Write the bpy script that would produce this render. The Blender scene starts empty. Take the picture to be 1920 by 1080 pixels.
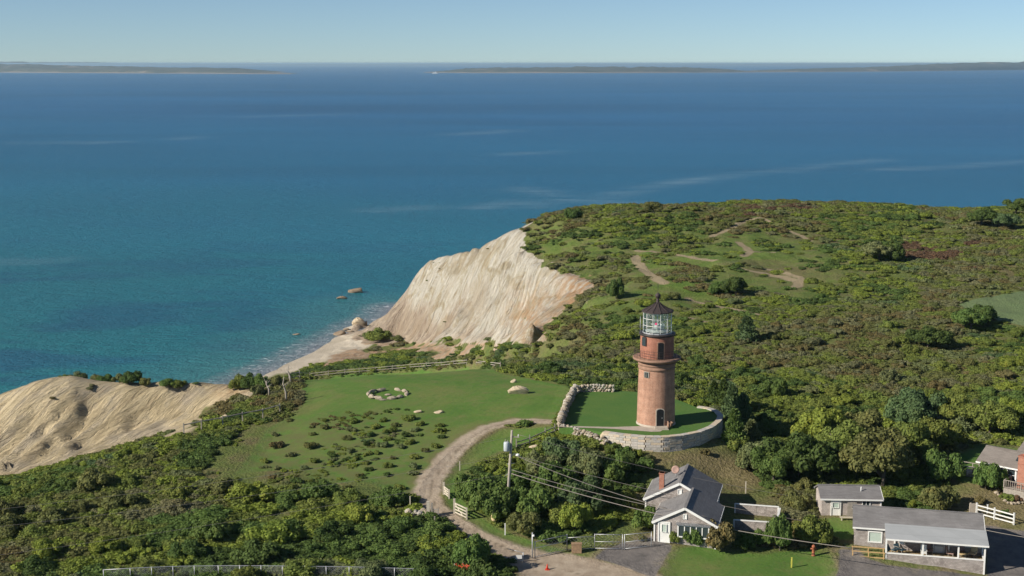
import bpy, math, random
import numpy as np
from mathutils import Vector, Matrix

random.seed(7); np.random.seed(7)
R = math.radians
S = bpy.context.scene
C = S.collection

# ------------------------------------------------------------------ camera, sky, sun, exposure
CAMZ = 80.4; FPX = 2600.0; PITCH = math.atan((540 - 118) / FPX)
cd = bpy.data.cameras.new('camera'); cam = bpy.data.objects.new('camera', cd); C.objects.link(cam)
cam.location = (0, 0, CAMZ); cam.rotation_euler = (math.pi / 2 - PITCH, 0, 0)
cd.sensor_width = 36; cd.lens = FPX / 1920 * 36; cd.clip_start = 1; cd.clip_end = 250000
S.camera = cam
SUN_EL = R(29); SUN_AZ_VEC = Vector((-math.cos(R(24)), -math.sin(R(24)), 0))   # horizontal direction towards the sun
S.view_settings.view_transform = 'Standard'; S.view_settings.look = 'None'
S.view_settings.exposure = 0.74; S.view_settings.gamma = 1.0; S.view_settings.use_curve_mapping = False
W = bpy.data.worlds.new('World'); S.world = W; W.use_nodes = True
wn = W.node_tree; wn.nodes.clear()
sky = wn.nodes.new('ShaderNodeTexSky'); sky.sky_type = 'NISHITA'; sky.sun_disc = False
sky.sun_elevation = SUN_EL; sky.sun_rotation = math.atan2(SUN_AZ_VEC.x, SUN_AZ_VEC.y)
sky.altitude = 0; sky.air_density = 0.62; sky.dust_density = 0.0; sky.ozone_density = 4.5
bg = wn.nodes.new('ShaderNodeBackground'); bg.inputs[1].default_value = 0.053
wo = wn.nodes.new('ShaderNodeOutputWorld')
hs = wn.nodes.new('ShaderNodeHueSaturation'); hs.inputs['Saturation'].default_value = 0.84
wn.links.new(sky.outputs[0], hs.inputs['Color']); sm_ = wn.nodes.new('ShaderNodeMix'); sm_.data_type = 'RGBA'; sm_.blend_type = 'MULTIPLY'; sm_.inputs[0].default_value = 1.0; sm_.inputs[7].default_value = (0.88, 0.99, 1.03, 1)
wn.links.new(hs.outputs[0], sm_.inputs[6]); wn.links.new(sm_.outputs[2], bg.inputs[0]); wn.links.new(bg.outputs[0], wo.inputs[0])
sd = bpy.data.lights.new('sun', 'SUN'); sd.energy = 3.9; sd.angle = R(0.53); sd.color = (1.0, 0.92, 0.80)
so = bpy.data.objects.new('sun', sd); C.objects.link(so)
to_sun = Vector((SUN_AZ_VEC.x * math.cos(SUN_EL), SUN_AZ_VEC.y * math.cos(SUN_EL), math.sin(SUN_EL)))
so.rotation_euler = to_sun.to_track_quat('Z', 'Y').to_euler(); so.location = (-200, -100, 300)

# ------------------------------------------------------------------ survey helpers: photo pixel -> place in the world
CP, SP = math.cos(PITCH), math.sin(PITCH)
def ray(px, py):
    a = (px - 960) / FPX; b = (540 - py) / FPX
    return Vector((a, CP + b * SP, -SP + b * CP))
def P(px, py, z):
    r = ray(px, py); t = (z - CAMZ) / r.z
    return Vector((r.x * t, r.y * t, z))
def project(x, y, z):
    dz = z - CAMZ
    depth = y * CP - dz * SP; up = y * SP + dz * CP
    return 960 + FPX * x / depth, 540 - FPX * up / depth, depth

# ------------------------------------------------------------------ numpy noise
def _hash(ix, iy, s):
    h = (ix.astype(np.int64) * 374761393 + iy.astype(np.int64) * 668265263 + s * 144665) & 0xffffffff
    h = ((h ^ (h >> 13)) * 1274126177) & 0xffffffff
    return ((h ^ (h >> 16)) & 0xffff) / 65535.0
def vnoise(x, y, s=0):
    x = np.asarray(x, float); y = np.asarray(y, float)
    ix = np.floor(x); iy = np.floor(y); fx = x - ix; fy = y - iy
    fx = fx * fx * (3 - 2 * fx); fy = fy * fy * (3 - 2 * fy)
    a = _hash(ix, iy, s); b = _hash(ix + 1, iy, s); c = _hash(ix, iy + 1, s); d = _hash(ix + 1, iy + 1, s)
    return (a + (b - a) * fx) * (1 - fy) + (c + (d - c) * fx) * fy
def fbm(x, y, o=4, s=0):
    r = 0; a = .5; t = 0
    for k in range(o):
        r = r + a * vnoise(x * 2 ** k + 17.3 * k, y * 2 ** k - 9.1 * k, s + k); t += a; a *= .5
    return r / t
def sstep(a, b, x):
    t = np.clip((x - a) / (b - a), 0, 1); return t * t * (3 - 2 * t)
def poly_sdf(X, Y, poly):      # positive inside
    n = len(poly); d = np.full(X.shape, 1e9); ins = np.zeros(X.shape, bool)
    for i in range(n):
        x0, y0 = poly[i][:2]; x1, y1 = poly[(i + 1) % n][:2]
        ex, ey = x1 - x0, y1 - y0; L = ex * ex + ey * ey + 1e-9
        t = np.clip(((X - x0) * ex + (Y - y0) * ey) / L, 0, 1)
        d = np.minimum(d, (X - x0 - t * ex) ** 2 + (Y - y0 - t * ey) ** 2)
        c = (y0 > Y) != (y1 > Y)
        if y1 != y0: ins ^= c & (X < (x1 - x0) * (Y - y0) / (y1 - y0) + x0)
    return np.where(ins, 1, -1) * np.sqrt(d)
def line_sdf(X, Y, pts, w):    # positive inside a strip of half-width w (or per-point widths)
    best = np.full(X.shape, -1e9)
    for i in range(len(pts) - 1):
        x0, y0 = pts[i][:2]; x1, y1 = pts[i + 1][:2]
        w0, w1 = (w[i], w[i + 1]) if hasattr(w, '__len__') else (w, w)
        ex, ey = x1 - x0, y1 - y0; L = ex * ex + ey * ey + 1e-9
        t = np.clip(((X - x0) * ex + (Y - y0) * ey) / L, 0, 1)
        d = np.sqrt((X - x0 - t * ex) ** 2 + (Y - y0 - t * ey) ** 2)
        best = np.maximum(best, w0 + (w1 - w0) * t - d)
    return best

# ------------------------------------------------------------------ terrain heights
ctl = [  # photo pixel + height above the sea
 (-150,1080,32),(0,1080,33.5),(400,1080,33.5),(800,1080,33),(1000,1060,33),(1230,1015,33.5),(1340,1005,33.4),(1500,1060,32.5),
 (1600,1020,32.9),(1845,1074,31.8),(1665,1051,32.4),(1900,985,33),(1850,904,34.9),(1880,916,34.6),(1822,880,35.1),(1902,926,34.2),(1800,893,34.9),(2100,1080,31),(1560,967,33.4),(1650,960,33.4),(1450,975,33.3),
 (100,1000,34),(300,960,34.5),(500,960,34.5),(700,960,34.5),(870,985,34.2),(800,910,35.2),(650,880,35.2),(500,850,35),(300,870,34.7),(150,940,34.0),
 (-200,960,31),(600,800,36),(727,741,36.8),(600,725,36.2),(880,750,37.2),(980,735,37.5),(1040,790,37.6),(960,790,37),(900,805,36.7),
 (880,692,36.4),(960,705,36.6),(700,703,35.9),(580,715,35.6),(1060,725,37.5),(520,740,35.2),(480,790,35.2),(540,708,35.0),
 (430,722,34.5),(370,716,34.8),(300,714,35),(240,717,35),(190,716,35),(160,708,35.6),(130,700,36.3),(100,704,36),(60,712,35),(0,735,33),(-80,780,30),
 (0,900,26),(100,880,26.5),(200,838,28),(300,805,29.5),(365,785,31),(400,748,33.2),
 (0,920,33.4),(100,897,33.7),(200,856,34.1),(300,822,34.5),(365,800,34.8),(430,768,35),(-100,950,32),
 # big cliff: top edge, spur, foot
 (975,425,37.5),(960,433,37),(968,470,36),(990,497,35.5),(1040,520,35),(1080,530,35),(1062,547,33.5),(1032,572,31),(1010,600,29),
 (900,463,31.5),(930,452,34),(885,467,29.7),(865,473,28.2),(850,478,27),(838,480,26.2),(825,483,25.2),(810,487,24.2),(800,500,21.8),(790,517,19),(775,536,15),(760,557,11.5),(720,596,4.5),(695,616,1.5),
 (740,636,3.0),(785,640,4.5),(830,640,6.5),(900,640,11.5),(945,635,17),(985,612,25),
 # hill crest and hillside
 (1000,412,38),(1080,394,39.6),(1200,393,40),(1300,389,41),(1400,382,42),(1550,380,42.5),(1700,388,41.5),(1800,394,41),(1920,394,41),(2100,396,41),
 (1300,680,34.6),(1300,560,36.5),(1300,470,39),(1500,450,40),(1500,560,37),(1500,680,35),(1500,800,34),(1700,450,40),(1700,560,37),(1700,680,35),
 (1700,800,34.3),(1870,580,37.5),(1900,700,35.5),(1900,800,34.8),(2150,700,35),(2150,850,34),(1400,850,34.3),(1350,900,33.8),(1500,900,33.6),
 (1240,843,36.5),(1180,843,36.6),(1300,840,36.5),(1352,826,36.6),(1120,836,36.8),(1060,811,37.1),(1100,870,35.4),(1000,880,35),(950,960,34.3),(1100,960,33.8),
 (1150,780,37.3),(1230,785,37.3),(1310,785,37.2),(1100,760,37.4),(1180,735,37.5),(1280,740,37.2),
 (1160,500,37),(1100,560,35.5),(1100,480,37),(1040,450,37.5),(1100,640,34.8),(1060,600,34),(1050,670,34.8),(990,680,35),
 (1028,615,32.5),(1030,640,32),(1000,598,31),(975,640,24.5),(1000,650,27),
 # slumped ground and beach
 (960,655,23),(900,656,16),(850,668,11.5),(760,668,7.5),(660,688,5.2),(600,697,4.0),(700,645,3.0),(640,672,3.0),
 (520,693,0),(570,668,0),(620,641,0),(660,622,0),(688,606,0)]
wpts = [(-60,90,33),(0,90,33),(80,90,30),(160,90,28),(-110,90,28),(-110,140,22),(-105,190,10),(-120,230,-2),(-130,180,4),(260,90,26),(260,200,33),(260,330,38),
 (-90,212,6),(-80,235,0),(-60,222,12),(-60,255,-1.5),(-45,218,18),(-40,250,6),(-38,280,0),(-30,215,25),(-30,235,18),(-22,270,7),(-20,215,28),
 (-15,225,27),(-10,260,13),(-8,300,8),(0,240,22),(6,265,17),(-35,310,0.5),(-45,300,-2),(-80,300,-5),(-130,300,-6),(-25,290,6),(-25,320,4.5),(-22,235,21),
 (-10,245,19),(5,232,27),(10,225,31)]
cp = []
for a in ctl:
    p = P(*a); cp.append((p.x, p.y, p.z))
def beyond(px, py, z, lst):
    p = P(px, py, z)
    for dx, dy, nz in lst: cp.append((p.x + dx, p.y + dy, nz))
for a in [(1000,412,38),(1080,394,39.6),(1200,393,40),(1300,389,41),(1400,382,42),(1550,380,42.5),(1700,388,41.5),(1800,394,41),(1920,394,41),(2100,396,41)]:
    beyond(*a, [(0,35,a[2]-5),(0,90,14),(0,135,-2),(0,175,-5)])
for a in [(975,425,37.5),(900,463,31.5),(850,478,27),(810,487,24.2)]:
    beyond(*a, [(-6,12,a[2]-9),(-12,40,-1),(-18,75,-4)])
for a in [(790,517,19),(760,557,11.5),(720,596,4.5)]:
    beyond(*a, [(-9,7,a[2]*.35),(-18,16,-1.2),(-30,50,-4)])
for a in [(520,693),(570,668),(620,641),(660,622),(688,606)]:
    beyond(a[0], a[1], 0, [(-10,4,-1.0),(-35,15,-3),(-80,30,-5)])
cp += wpts
cp = np.array(cp)
D = np.sqrt(((cp[:, None, :2] - cp[None, :, :2]) ** 2).sum(-1))
n = len(cp)
A = np.zeros((n + 3, n + 3)); A[:n, :n] = D + np.eye(n) * -0.15
A[:n, n] = 1; A[:n, n + 1:] = cp[:, :2]; A[n, :n] = 1; A[n + 1:, :n] = cp[:, :2].T
sol = np.linalg.solve(A, np.concatenate([cp[:, 2], [0, 0, 0]]))
xs = np.concatenate([np.arange(-150, -100, 1.5), np.arange(-100, 160, 0.55), np.arange(160, 262, 2.5)])
ys = np.concatenate([np.arange(88, 240, 0.5), np.arange(240, 420, 0.6), np.arange(420, 600, 2.5)])
GX, GY = np.meshgrid(xs, ys)
Z = sol[n] + sol[n + 1] * GX + sol[n + 2] * GY
for i in range(n):
    Z += sol[i] * np.sqrt((GX - cp[i, 0]) ** 2 + (GY - cp[i, 1]) ** 2)

# clay faces: photo outlines tested against each ground point's own direction, limited in distance
clayA_px = [(930,428),(985,420),(978,455),(992,490),(1015,508),(1050,520),(1095,528),(1085,545),(1060,560),(1035,580),(1010,598),(985,625),(950,638),
            (900,634),(850,636),(790,642),(740,640),(700,640),(660,640),(680,600),(730,560),(770,490),(800,470),(880,440)]
clayS_px = [(998,600),(1012,612),(1026,640),(1005,645),(975,642),(955,640),(975,622)]
clayB_px = [(-300,700),(0,690),(60,690),(135,684),(190,702),(250,706),(300,704),(350,704),(400,702),(440,712),(462,728),(425,738),(400,747),(372,765),
            (366,790),(300,806),(240,822),(200,842),(150,872),(80,898),(20,912),(-300,1000)]
slump_px = [[(604,690),(616,672),(640,659),(668,655),(694,664),(698,672),(680,672),(650,676),(625,684)],[(690,659),(740,652),(800,650),(850,646),(905,648),(905,653),(850,654),(800,657),(745,659),(700,664)],[(800,672),(830,662),(860,657),(882,655),(880,661),(850,667),(822,675)]]
def clay_mask(X, Y, Zz):
    px, py, dp = project(X, Y, Zz)
    mpp = dp / FPX
    a = poly_sdf(px, py, clayA_px) * mpp; a = np.where((Y > 255), a, -50)
    s = poly_sdf(px, py, clayS_px) * mpp; s = np.where((Y > 225) & (Y < 310), s, -50)
    for q in slump_px: s = np.maximum(s, np.where(Y > 240, poly_sdf(px, py, q) * mpp, -50))
    b = poly_sdf(px, py, clayB_px) * mpp; b = np.where((Y > 166) & (Y < 240) & (X < -35), b, -50)
    return a, b, s
cA, cB, cS = clay_mask(GX, GY, Z)
warpx = 9 * (fbm(GX / 13, GY / 13, 4, 801) - .5); warpy = 9 * (fbm(GX / 13, GY / 13, 4, 811) - .5)
# gullies
u = (GX * 0.62 - GY * 0.78) + 12 * fbm(GX / 34, GY / 34, 4, 5) + warpx * .5; v = (GX * .78 + GY * .62)
gA = 1 - np.abs(2 * fbm(u / 7.5, v / 60, 3, 11) - 1)
gA2 = 1 - np.abs(2 * fbm(u / 2.6, v / 26, 3, 21) - 1)
ridge = [tuple(P(*a))[:2] for a in [(975,425,37.5),(960,433,37),(930,452,34),(900,463,31.5),(850,478,27),(810,487,24.2),(790,517,19),(760,557,11.5),(720,596,4.5),(695,616,1.5)]]
rdist = -line_sdf(GX, GY, ridge, 0.)
wA = sstep(-1, 6, cA) * sstep(1.5, 14, rdist)
big = 1 - np.abs(2 * fbm((u + warpx) / 17, (v + warpy) / 55, 3, 15) - 1)
gmask = sstep(.38, .62, fbm(GX / 12, GY / 12, 3, 19))
Z -= wA * (big ** 2 * 4.0 + gA ** 3 * 3.0 * (.4 + .6 * gmask) + gA2 ** 3 * 2.0 * gmask - 2.2)
Z += sstep(0, 5, cA) * (fbm((GX + warpx) / 5, (GY + warpy) / 5, 5, 73) - .5) * 3.2 * sstep(2, 12, rdist)
Z += sstep(0, 4, cA) * (fbm(GX / 4, GY / 4, 3, 74) - .5) * 1.2
Z -= sstep(0, 3, cA) * (1 - np.abs(2 * fbm(u / 1.5, v / 12, 2, 75) - 1)) ** 3 * .8 * sstep(1, 8, rdist)
Z += sstep(0, 4, cA) * (fbm(u / 3, v / 9, 3, 71) - .5) * .7 * sstep(0, 8, rdist)
u2 = (GX * 0.77 - GY * 0.64) + 5 * fbm(GX / 14, GY / 14, 4, 6) + warpx * .25; v2 = (GX * .64 + GY * .77)
gB = 1 - np.abs(2 * fbm(u2 / 6.0, v2 / 45, 3, 31) - 1)
gB2 = 1 - np.abs(2 * fbm(u2 / 1.9, v2 / 20, 3, 41) - 1)
wB = sstep(0, 4, cB)
low = sstep(35.5, 31, Z)
Z -= wB * (.3 + .7 * low) * (gB ** 3 * 1.5 + gB2 ** 3 * 1.3 + (1 - np.abs(2 * fbm(u2 / 1.1, v2 / 9, 2, 47) - 1)) ** 3 * .6)
Z += wB * (fbm(u2 / 1.6, v2 / 7, 3, 61) - .5) * .55 + wB * (fbm((GX + warpx) / 3, (GY + warpy) / 3, 5, 63) - .5) * 1.3
Z -= sstep(0, 3, cS) * (1 - np.abs(2 * fbm(GX / 1.8, GY / 12, 2, 91) - 1)) ** 3 * .8
rough = (fbm(GX / 9, GY / 9, 4, 3) - .5)
calm = sstep(20, 60, np.hypot(GX - 0, (GY - 150) * .8)) * .6 + sstep(230, 300, GY) * .8
Z += rough * calm * sstep(2, 10, Z) * 1.6

def H(x, y):
    i = np.clip(np.searchsorted(xs, x) - 1, 0, len(xs) - 2); j = np.clip(np.searchsorted(ys, y) - 1, 0, len(ys) - 2)
    fx = (x - xs[i]) / (xs[i + 1] - xs[i]); fy = (y - ys[j]) / (ys[j + 1] - ys[j])
    return (Z[j, i] * (1 - fx) + Z[j, i + 1] * fx) * (1 - fy) + (Z[j + 1, i] * (1 - fx) + Z[j + 1, i + 1] * fx) * fy
def G(px, py):
    r = ray(px, py)
    t = 90.0; pt = t
    while t < 560:
        if CAMZ + r.z * t < float(H(r.x * t, r.y * t)):
            a, b = pt, t
            for _ in range(12):
                m = (a + b) / 2
                if CAMZ + r.z * m < float(H(r.x * m, r.y * m)): b = m
                else: a = m
            return Vector((r.x * b, r.y * b, float(H(r.x * b, r.y * b))))
        pt = t; t += 0.8
    q = P(px, py, 0.0); return q
def on(x, y, dz=0.0): return Vector((x, y, float(H(x, y)) + dz))

# ------------------------------------------------------------------ ground cover zones
def W2(lst): return [tuple(G(a, b))[:2] for a, b in lst]
lawn_poly = W2([(566,714),(620,706),(700,698),(790,693),(880,688),(930,697),(1000,712),(1068,726),(1056,760),(1048,796),(960,795),(905,812),(862,842),(820,880),
             (790,930),(740,925),(690,905),(600,905),(540,880),(480,885),(440,890),(470,850),(500,805),(545,780),(566,760)])
rough_poly = W2([(470,800),(560,785),(760,765),(830,800),(830,850),(790,930),(640,930),(520,915),(380,905),(420,840)])
strip_poly = W2([(1045,800),(1045,812),(985,830),(900,860),(868,890),(858,920),(880,955),(930,990),(1000,1015),(1120,1045),(1100,1052),(1000,1035),(940,1020),(860,975),(835,945),(830,905),(850,872),(890,835),(940,805)])
road_pts = [(1046,792),(1000,789),(960,790),(915,801),(880,820),(850,846),(825,876),(805,903),(799,925),(810,950),(840,970),(875,992),(915,1015),(955,1034),(1010,1058),(1080,1078),(1150,1095)]
road_w = [.8,.85,.95,1.0,1.1,1.25,1.35,1.45,1.45,1.3,1.25,1.3,1.4,1.8,3.0,3.8,4.2]
road_line = W2(road_pts)
road_poly = W2([(935,1030),(1000,1033),(1060,1037),(1120,1050),(1180,1062),(1240,1078),(1270,1100),(960,1100),(985,1068)])
drive_poly = W2([(1115,1046),(1135,1030),(1165,1018),(1222,1006),(1262,1024),(1245,1050),(1228,1085),(1180,1066)])
lot_poly = W2([(1572,1030),(1610,1030),(1625,1046),(1665,1060),(1848,1082),(1850,1100),(1560,1100),(1575,1060)])
lot2_poly = W2([(1848,985),(1925,996),(1990,1000),(1990,1100),(1856,1100),(1850,1060)])
front_poly = W2([(1255,1032),(1310,1020),(1360,1035),(1440,1038),(1500,1030),(1560,1042),(1572,1070),(1560,1100),(1232,1100),(1240,1060)])
rlawn_poly = W2([(1755,868),(1790,852),(1845,838),(1900,840),(1960,850),(1960,905),(1880,912),(1800,905)])
ryard_poly = W2([(1790,925),(1860,905),(1960,925),(1960,990),(1850,985),(1780,955)])
field_poly = W2([(1798,570),(1850,557),(1925,546),(2040,535),(2040,640),(1925,612),(1860,598)])
dry_poly = W2([(1130,842),(1240,850),(1340,842),(1400,862),(1425,905),(1395,925),(1360,905),(1300,875),(1230,880),(1180,868)])
shed_poly = W2([(1500,985),(1560,970),(1600,975),(1600,1010),(1540,1015),(1500,1005)])
trails = [([(1190,480),(1195,492),(1212,510),(1235,525),(1245,530)], .9), ([(1195,470),(1245,475),(1300,483),(1340,488)], .55),
          ([(1335,443),(1368,430),(1398,415),(1425,408),(1440,415)], .55), ([(1385,455),(1400,465),(1408,472),(1395,480)], .7),
          ([(1408,471),(1450,473)], .45), ([(1290,560),(1330,572),(1400,585),(1430,592)], .5), ([(1390,505),(1430,512),(1470,520),(1495,528),(1497,535),(1485,540)], .8),
          ([(1440,505),(1500,520),(1505,528)], .5), ([(1470,430),(1500,440),(1520,452)], .5), ([(1290,595),(1330,605)], .3)]
meadow_poly = W2([(1090,440),(1240,455),(1330,440),(1440,420),(1530,450),(1560,480),(1600,530),(1520,560),(1400,560),(1330,595),(1240,600),(1150,600),(1080,560),(1070,505),(985,490),(975,450)])
_bx, _by, _bd = project(GX, GY, Z)
beach_sd = np.where(GY > 290, poly_sdf(_bx, _by, [(380,760),(520,701),(545,699),(575,689),(610,678),(650,664),(690,652),(706,640),(728,640),(765,622),(800,560),(600,560),(300,650)]) * _bd / FPX, -5)
beach_sd = np.where((Z < 0.3) & (GY > 235), 3, beach_sd)

def soft(sd_, w=2.0): return np.clip(.5 + sd_ / (2 * w), 0, 1)
lawn_sd = poly_sdf(GX, GY, lawn_poly); rough_sd = poly_sdf(GX, GY, rough_poly); strip_sd = poly_sdf(GX, GY, strip_poly)
road_sd = np.maximum(line_sdf(GX, GY, road_line, road_w), poly_sdf(GX, GY, road_poly))
drive_sd = np.maximum(poly_sdf(GX, GY, drive_poly), np.maximum(poly_sdf(GX, GY, lot_poly), poly_sdf(GX, GY, lot2_poly)))
front_sd = np.maximum(poly_sdf(GX, GY, front_poly), np.maximum(poly_sdf(GX, GY, rlawn_poly), poly_sdf(GX, GY, shed_poly)))
field_sd = poly_sdf(GX, GY, field_poly)
ryard_sd = poly_sdf(GX, GY, ryard_poly)
dry_sd = np.maximum(poly_sdf(GX, GY, dry_poly), ryard_sd)
trail_sd = np.full(GX.shape, -9.0)
for pts, w in trails: trail_sd = np.maximum(trail_sd, line_sdf(GX, GY, W2(pts), w))
meadow_sd = poly_sdf(GX, GY, meadow_poly)
cA, cB, cS = clay_mask(GX, GY, Z)
cAll = np.maximum(np.maximum(cA + 1.2 + (fbm(GX / 5, GY / 5, 4, 901) - .5) * 7, cB + 1.0 + (fbm(GX / 4, GY / 4, 4, 911) - .5) * 3), cS + (fbm(GX / 3, GY / 3, 3, 921) - .5) * 2)
gr = np.gradient(Z, ys, xs); slope = np.hypot(gr[0], gr[1])
seaside = sstep(.9, 1.3, slope) * 3 - 1.5
seaside = np.where((np.abs(GY - 200) < 70) & (GX > -55), -3, seaside)
seaside = np.where((GY < 345) & (GX > -34), -3, seaside)
clay_sd = np.maximum(cAll, seaside)
YARD_Z = 38.0

# ------------------------------------------------------------------ materials
def new_mat(name):
    m = bpy.data.materials.new(name); m.use_nodes = True; nt = m.node_tree; nt.nodes.clear()
    o = nt.nodes.new('ShaderNodeOutputMaterial'); b = nt.nodes.new('ShaderNodeBsdfPrincipled'); nt.links.new(b.outputs[0], o.inputs[0])
    b.inputs['Specular IOR Level'].default_value = 0.3
    return m, nt, b
def N(nt, t, **k):
    nd = nt.nodes.new(t)
    for a, v in k.items(): setattr(nd, a, v)
    return nd
def noise(nt, scale, detail=4, coord=None, rough=.6, dist=0):
    nz = N(nt, 'ShaderNodeTexNoise'); nz.inputs['Scale'].default_value = scale; nz.inputs['Detail'].default_value = detail
    nz.inputs['Roughness'].default_value = rough; nz.inputs['Distortion'].default_value = dist
    if coord is not None: nt.links.new(coord, nz.inputs['Vector'])
    return nz.outputs['Fac']
def ramp(nt, fac, stops):
    r = N(nt, 'ShaderNodeValToRGB'); nt.links.new(fac, r.inputs[0]); e = r.color_ramp.elements
    while len(e) > 1: e.remove(e[-1])
    e[0].position = stops[0][0]; e[0].color = (*stops[0][1], 1)
    for p_, c_ in stops[1:]:
        q = e.new(p_); q.color = (*c_, 1)
    return r.outputs[0]
def mix(nt, fac, a, b, mode='MIX'):
    m = N(nt, 'ShaderNodeMix'); m.data_type = 'RGBA'; m.blend_type = mode; m.clamp_factor = True
    for s_, v_ in ((0, fac), (6, a), (7, b)):
        if hasattr(v_, 'is_linked') or hasattr(v_, 'node'): nt.links.new(v_, m.inputs[s_])
        elif isinstance(v_, tuple): m.inputs[s_].default_value = (*v_, 1)
        else: m.inputs[s_].default_value = v_
    return m.outputs[2]
def math_(nt, op, a, b=None, clamp=False):
    m = N(nt, 'ShaderNodeMath'); m.operation = op; m.use_clamp = clamp
    for s_, v_ in ((0, a), (1, b)):
        if v_ is None: continue
        if hasattr(v_, 'node'): nt.links.new(v_, m.inputs[s_])
        else: m.inputs[s_].default_value = v_
    return m.outputs[0]
def mapr(nt, v_, a, b, c=0., d=1.):
    m = N(nt, 'ShaderNodeMapRange'); m.inputs[1].default_value = a; m.inputs[2].default_value = b; m.inputs[3].default_value = c; m.inputs[4].default_value = d
    nt.links.new(v_, m.inputs[0]); return m.outputs[0]
def bump(nt, b, h, strength, dist):
    n_ = N(nt, 'ShaderNodeBump'); n_.inputs['Strength'].default_value = strength; n_.inputs['Distance'].default_value = dist
    nt.links.new(h, n_.inputs['Height']); nt.links.new(n_.outputs[0], b.inputs['Normal'])
def coords(nt, kind='Object', scale=None, rot=None):
    t = N(nt, 'ShaderNodeTexCoord'); o = t.outputs[kind]
    if scale or rot:
        m = N(nt, 'ShaderNodeMapping'); nt.links.new(o, m.inputs[0])
        if scale: m.inputs['Scale'].default_value = scale
        if rot: m.inputs['Rotation'].default_value = rot
        o = m.outputs[0]
    return o
def plain(name, col, rough=.7, var=.25, scale=3, metal=0, bump_=0):
    m, nt, b = new_mat(name); co = coords(nt)
    f = noise(nt, scale, 5, co)
    c = ramp(nt, f, [(.3, tuple(x * (1 - var) for x in col)), (.7, tuple(min(1, x * (1 + var)) for x in col))])
    nt.links.new(c, b.inputs['Base Color']); b.inputs['Roughness'].default_value = rough; b.inputs['Metallic'].default_value = metal
    if bump_: bump(nt, b, f, 1, bump_)
    return m

# terrain
mt, nt, b = new_mat('ground_cover')
m1 = N(nt, 'ShaderNodeAttribute', attribute_name='cover_a'); m2 = N(nt, 'ShaderNodeAttribute', attribute_name='cover_b')
s1 = N(nt, 'ShaderNodeSeparateColor'); s2 = N(nt, 'ShaderNodeSeparateColor')
nt.links.new(m1.outputs['Color'], s1.inputs[0]); nt.links.new(m2.outputs['Color'], s2.inputs[0])
co = coords(nt, 'Object')
WR = N(nt, 'ShaderNodeAttribute', attribute_name='wear'); nE = noise(nt, .55, 5, co); nF = noise(nt, 3.2, 4, co); nB = noise(nt, .045, 5, co); nM = noise(nt, .22, 5, co)
def edge(v_, amt=.25, hard=.06):
    a = math_(nt, 'ADD', v_, math_(nt, 'MULTIPLY', math_(nt, 'SUBTRACT', nE, .5), amt))
    return mapr(nt, a, .5 - hard, .5 + hard)
scr = ramp(nt, nM, [(.30, (.085, .115, .035)), (.42, (.120, .150, .042)), (.54, (.150, .160, .056)), (.62, (.150, .130, .062)), (.72, (.110, .145, .044))])
scr2 = ramp(nt, nM, [(.35, (.095, .155, .032)), (.5, (.130, .178, .042)), (.65, (.165, .175, .065))])
c = mix(nt, s2.outputs['Green'], scr, scr2)
c = mix(nt, mapr(nt, nB, .54, .66, 0, .8), c, (.150, .125, .064))
fine = ramp(nt, nF, [(.25, (.6, .6, .6)), (.75, (1.35, 1.35, 1.35))])
c = mix(nt, 1.0, c, fine, 'MULTIPLY')
dryc = ramp(nt, nF, [(.3, (.13, .115, .05)), (.55, (.20, .165, .085)), (.75, (.26, .22, .13))])
c = mix(nt, edge(s2.outputs['Blue'], .5, .25), c, dryc)
nL = noise(nt, .09, 5, co, dist=.6)
lawn = ramp(nt, nL, [(.32, (.070, .150, .028)), (.5, (.098, .172, .036)), (.66, (.140, .172, .050))])
mow = N(nt, 'ShaderNodeTexWave'); mow.inputs['Scale'].default_value = .28; mow.inputs['Distortion'].default_value = 2.5; mow.inputs['Detail'].default_value = 3; nt.links.new(coords(nt, 'Object', None, (0, 0, R(20))), mow.inputs['Vector'])
lawn = mix(nt, 1.0, lawn, ramp(nt, mow.outputs['Fac'], [(0, (.975, .98, .98)), (1, (1.025, 1.02, 1.02))]), 'MULTIPLY')
lawn = mix(nt, mapr(nt, noise(nt, .35, 6, co, .75), .50, .68, 0, .6), lawn, (.165, .165, .065))
lawn = mix(nt, mapr(nt, noise(nt, .9, 5, co, .7), .56, .70, 0, .5), lawn, (.055, .120, .026))
lawn = mix(nt, 1.0, lawn, ramp(nt, nF, [(.2, (.86, .86, .86)), (.8, (1.14, 1.14, 1.14))]), 'MULTIPLY')
lawn = mix(nt, math_(nt, 'MULTIPLY', s1.outputs['Blue'], mapr(nt, nE, .38, .62)), lawn, (.125, .138, .050))
c = mix(nt, edge(s1.outputs['Red'], .3, .1), c, lawn)
c = mix(nt, edge(WR.outputs['Alpha'], .35, .12), c, (.30, .245, .155))
fieldc = ramp(nt, nL, [(.3, (.125, .185, .08)), (.7, (.16, .20, .095))])
c = mix(nt, edge(m2.outputs['Alpha'], .1, .05), c, fieldc)
roadc = ramp(nt, noise(nt, .9, 6, co), [(.3, (.27, .215, .16)), (.5, (.35, .285, .215)), (.7, (.41, .345, .265))])
wr = WR; sw = N(nt, 'ShaderNodeSeparateColor'); nt.links.new(wr.outputs['Color'], sw.inputs[0])
c = mix(nt, math_(nt, 'MULTIPLY', sw.outputs['Green'], mapr(nt, nE, .3, .65, .1, .8)), c, (.17, .125, .075))
c = mix(nt, edge(s1.outputs['Green'], .42, .10), c, roadc)
c = mix(nt, math_(nt, 'MULTIPLY', edge(sw.outputs['Red'], .5, .2), .75), c, (.11, .09, .06))
c = mix(nt, math_(nt, 'MULTIPLY', sw.outputs['Blue'], mapr(nt, nE, .4, .6, 0, .8)), c, (.24, .19, .13))
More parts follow.
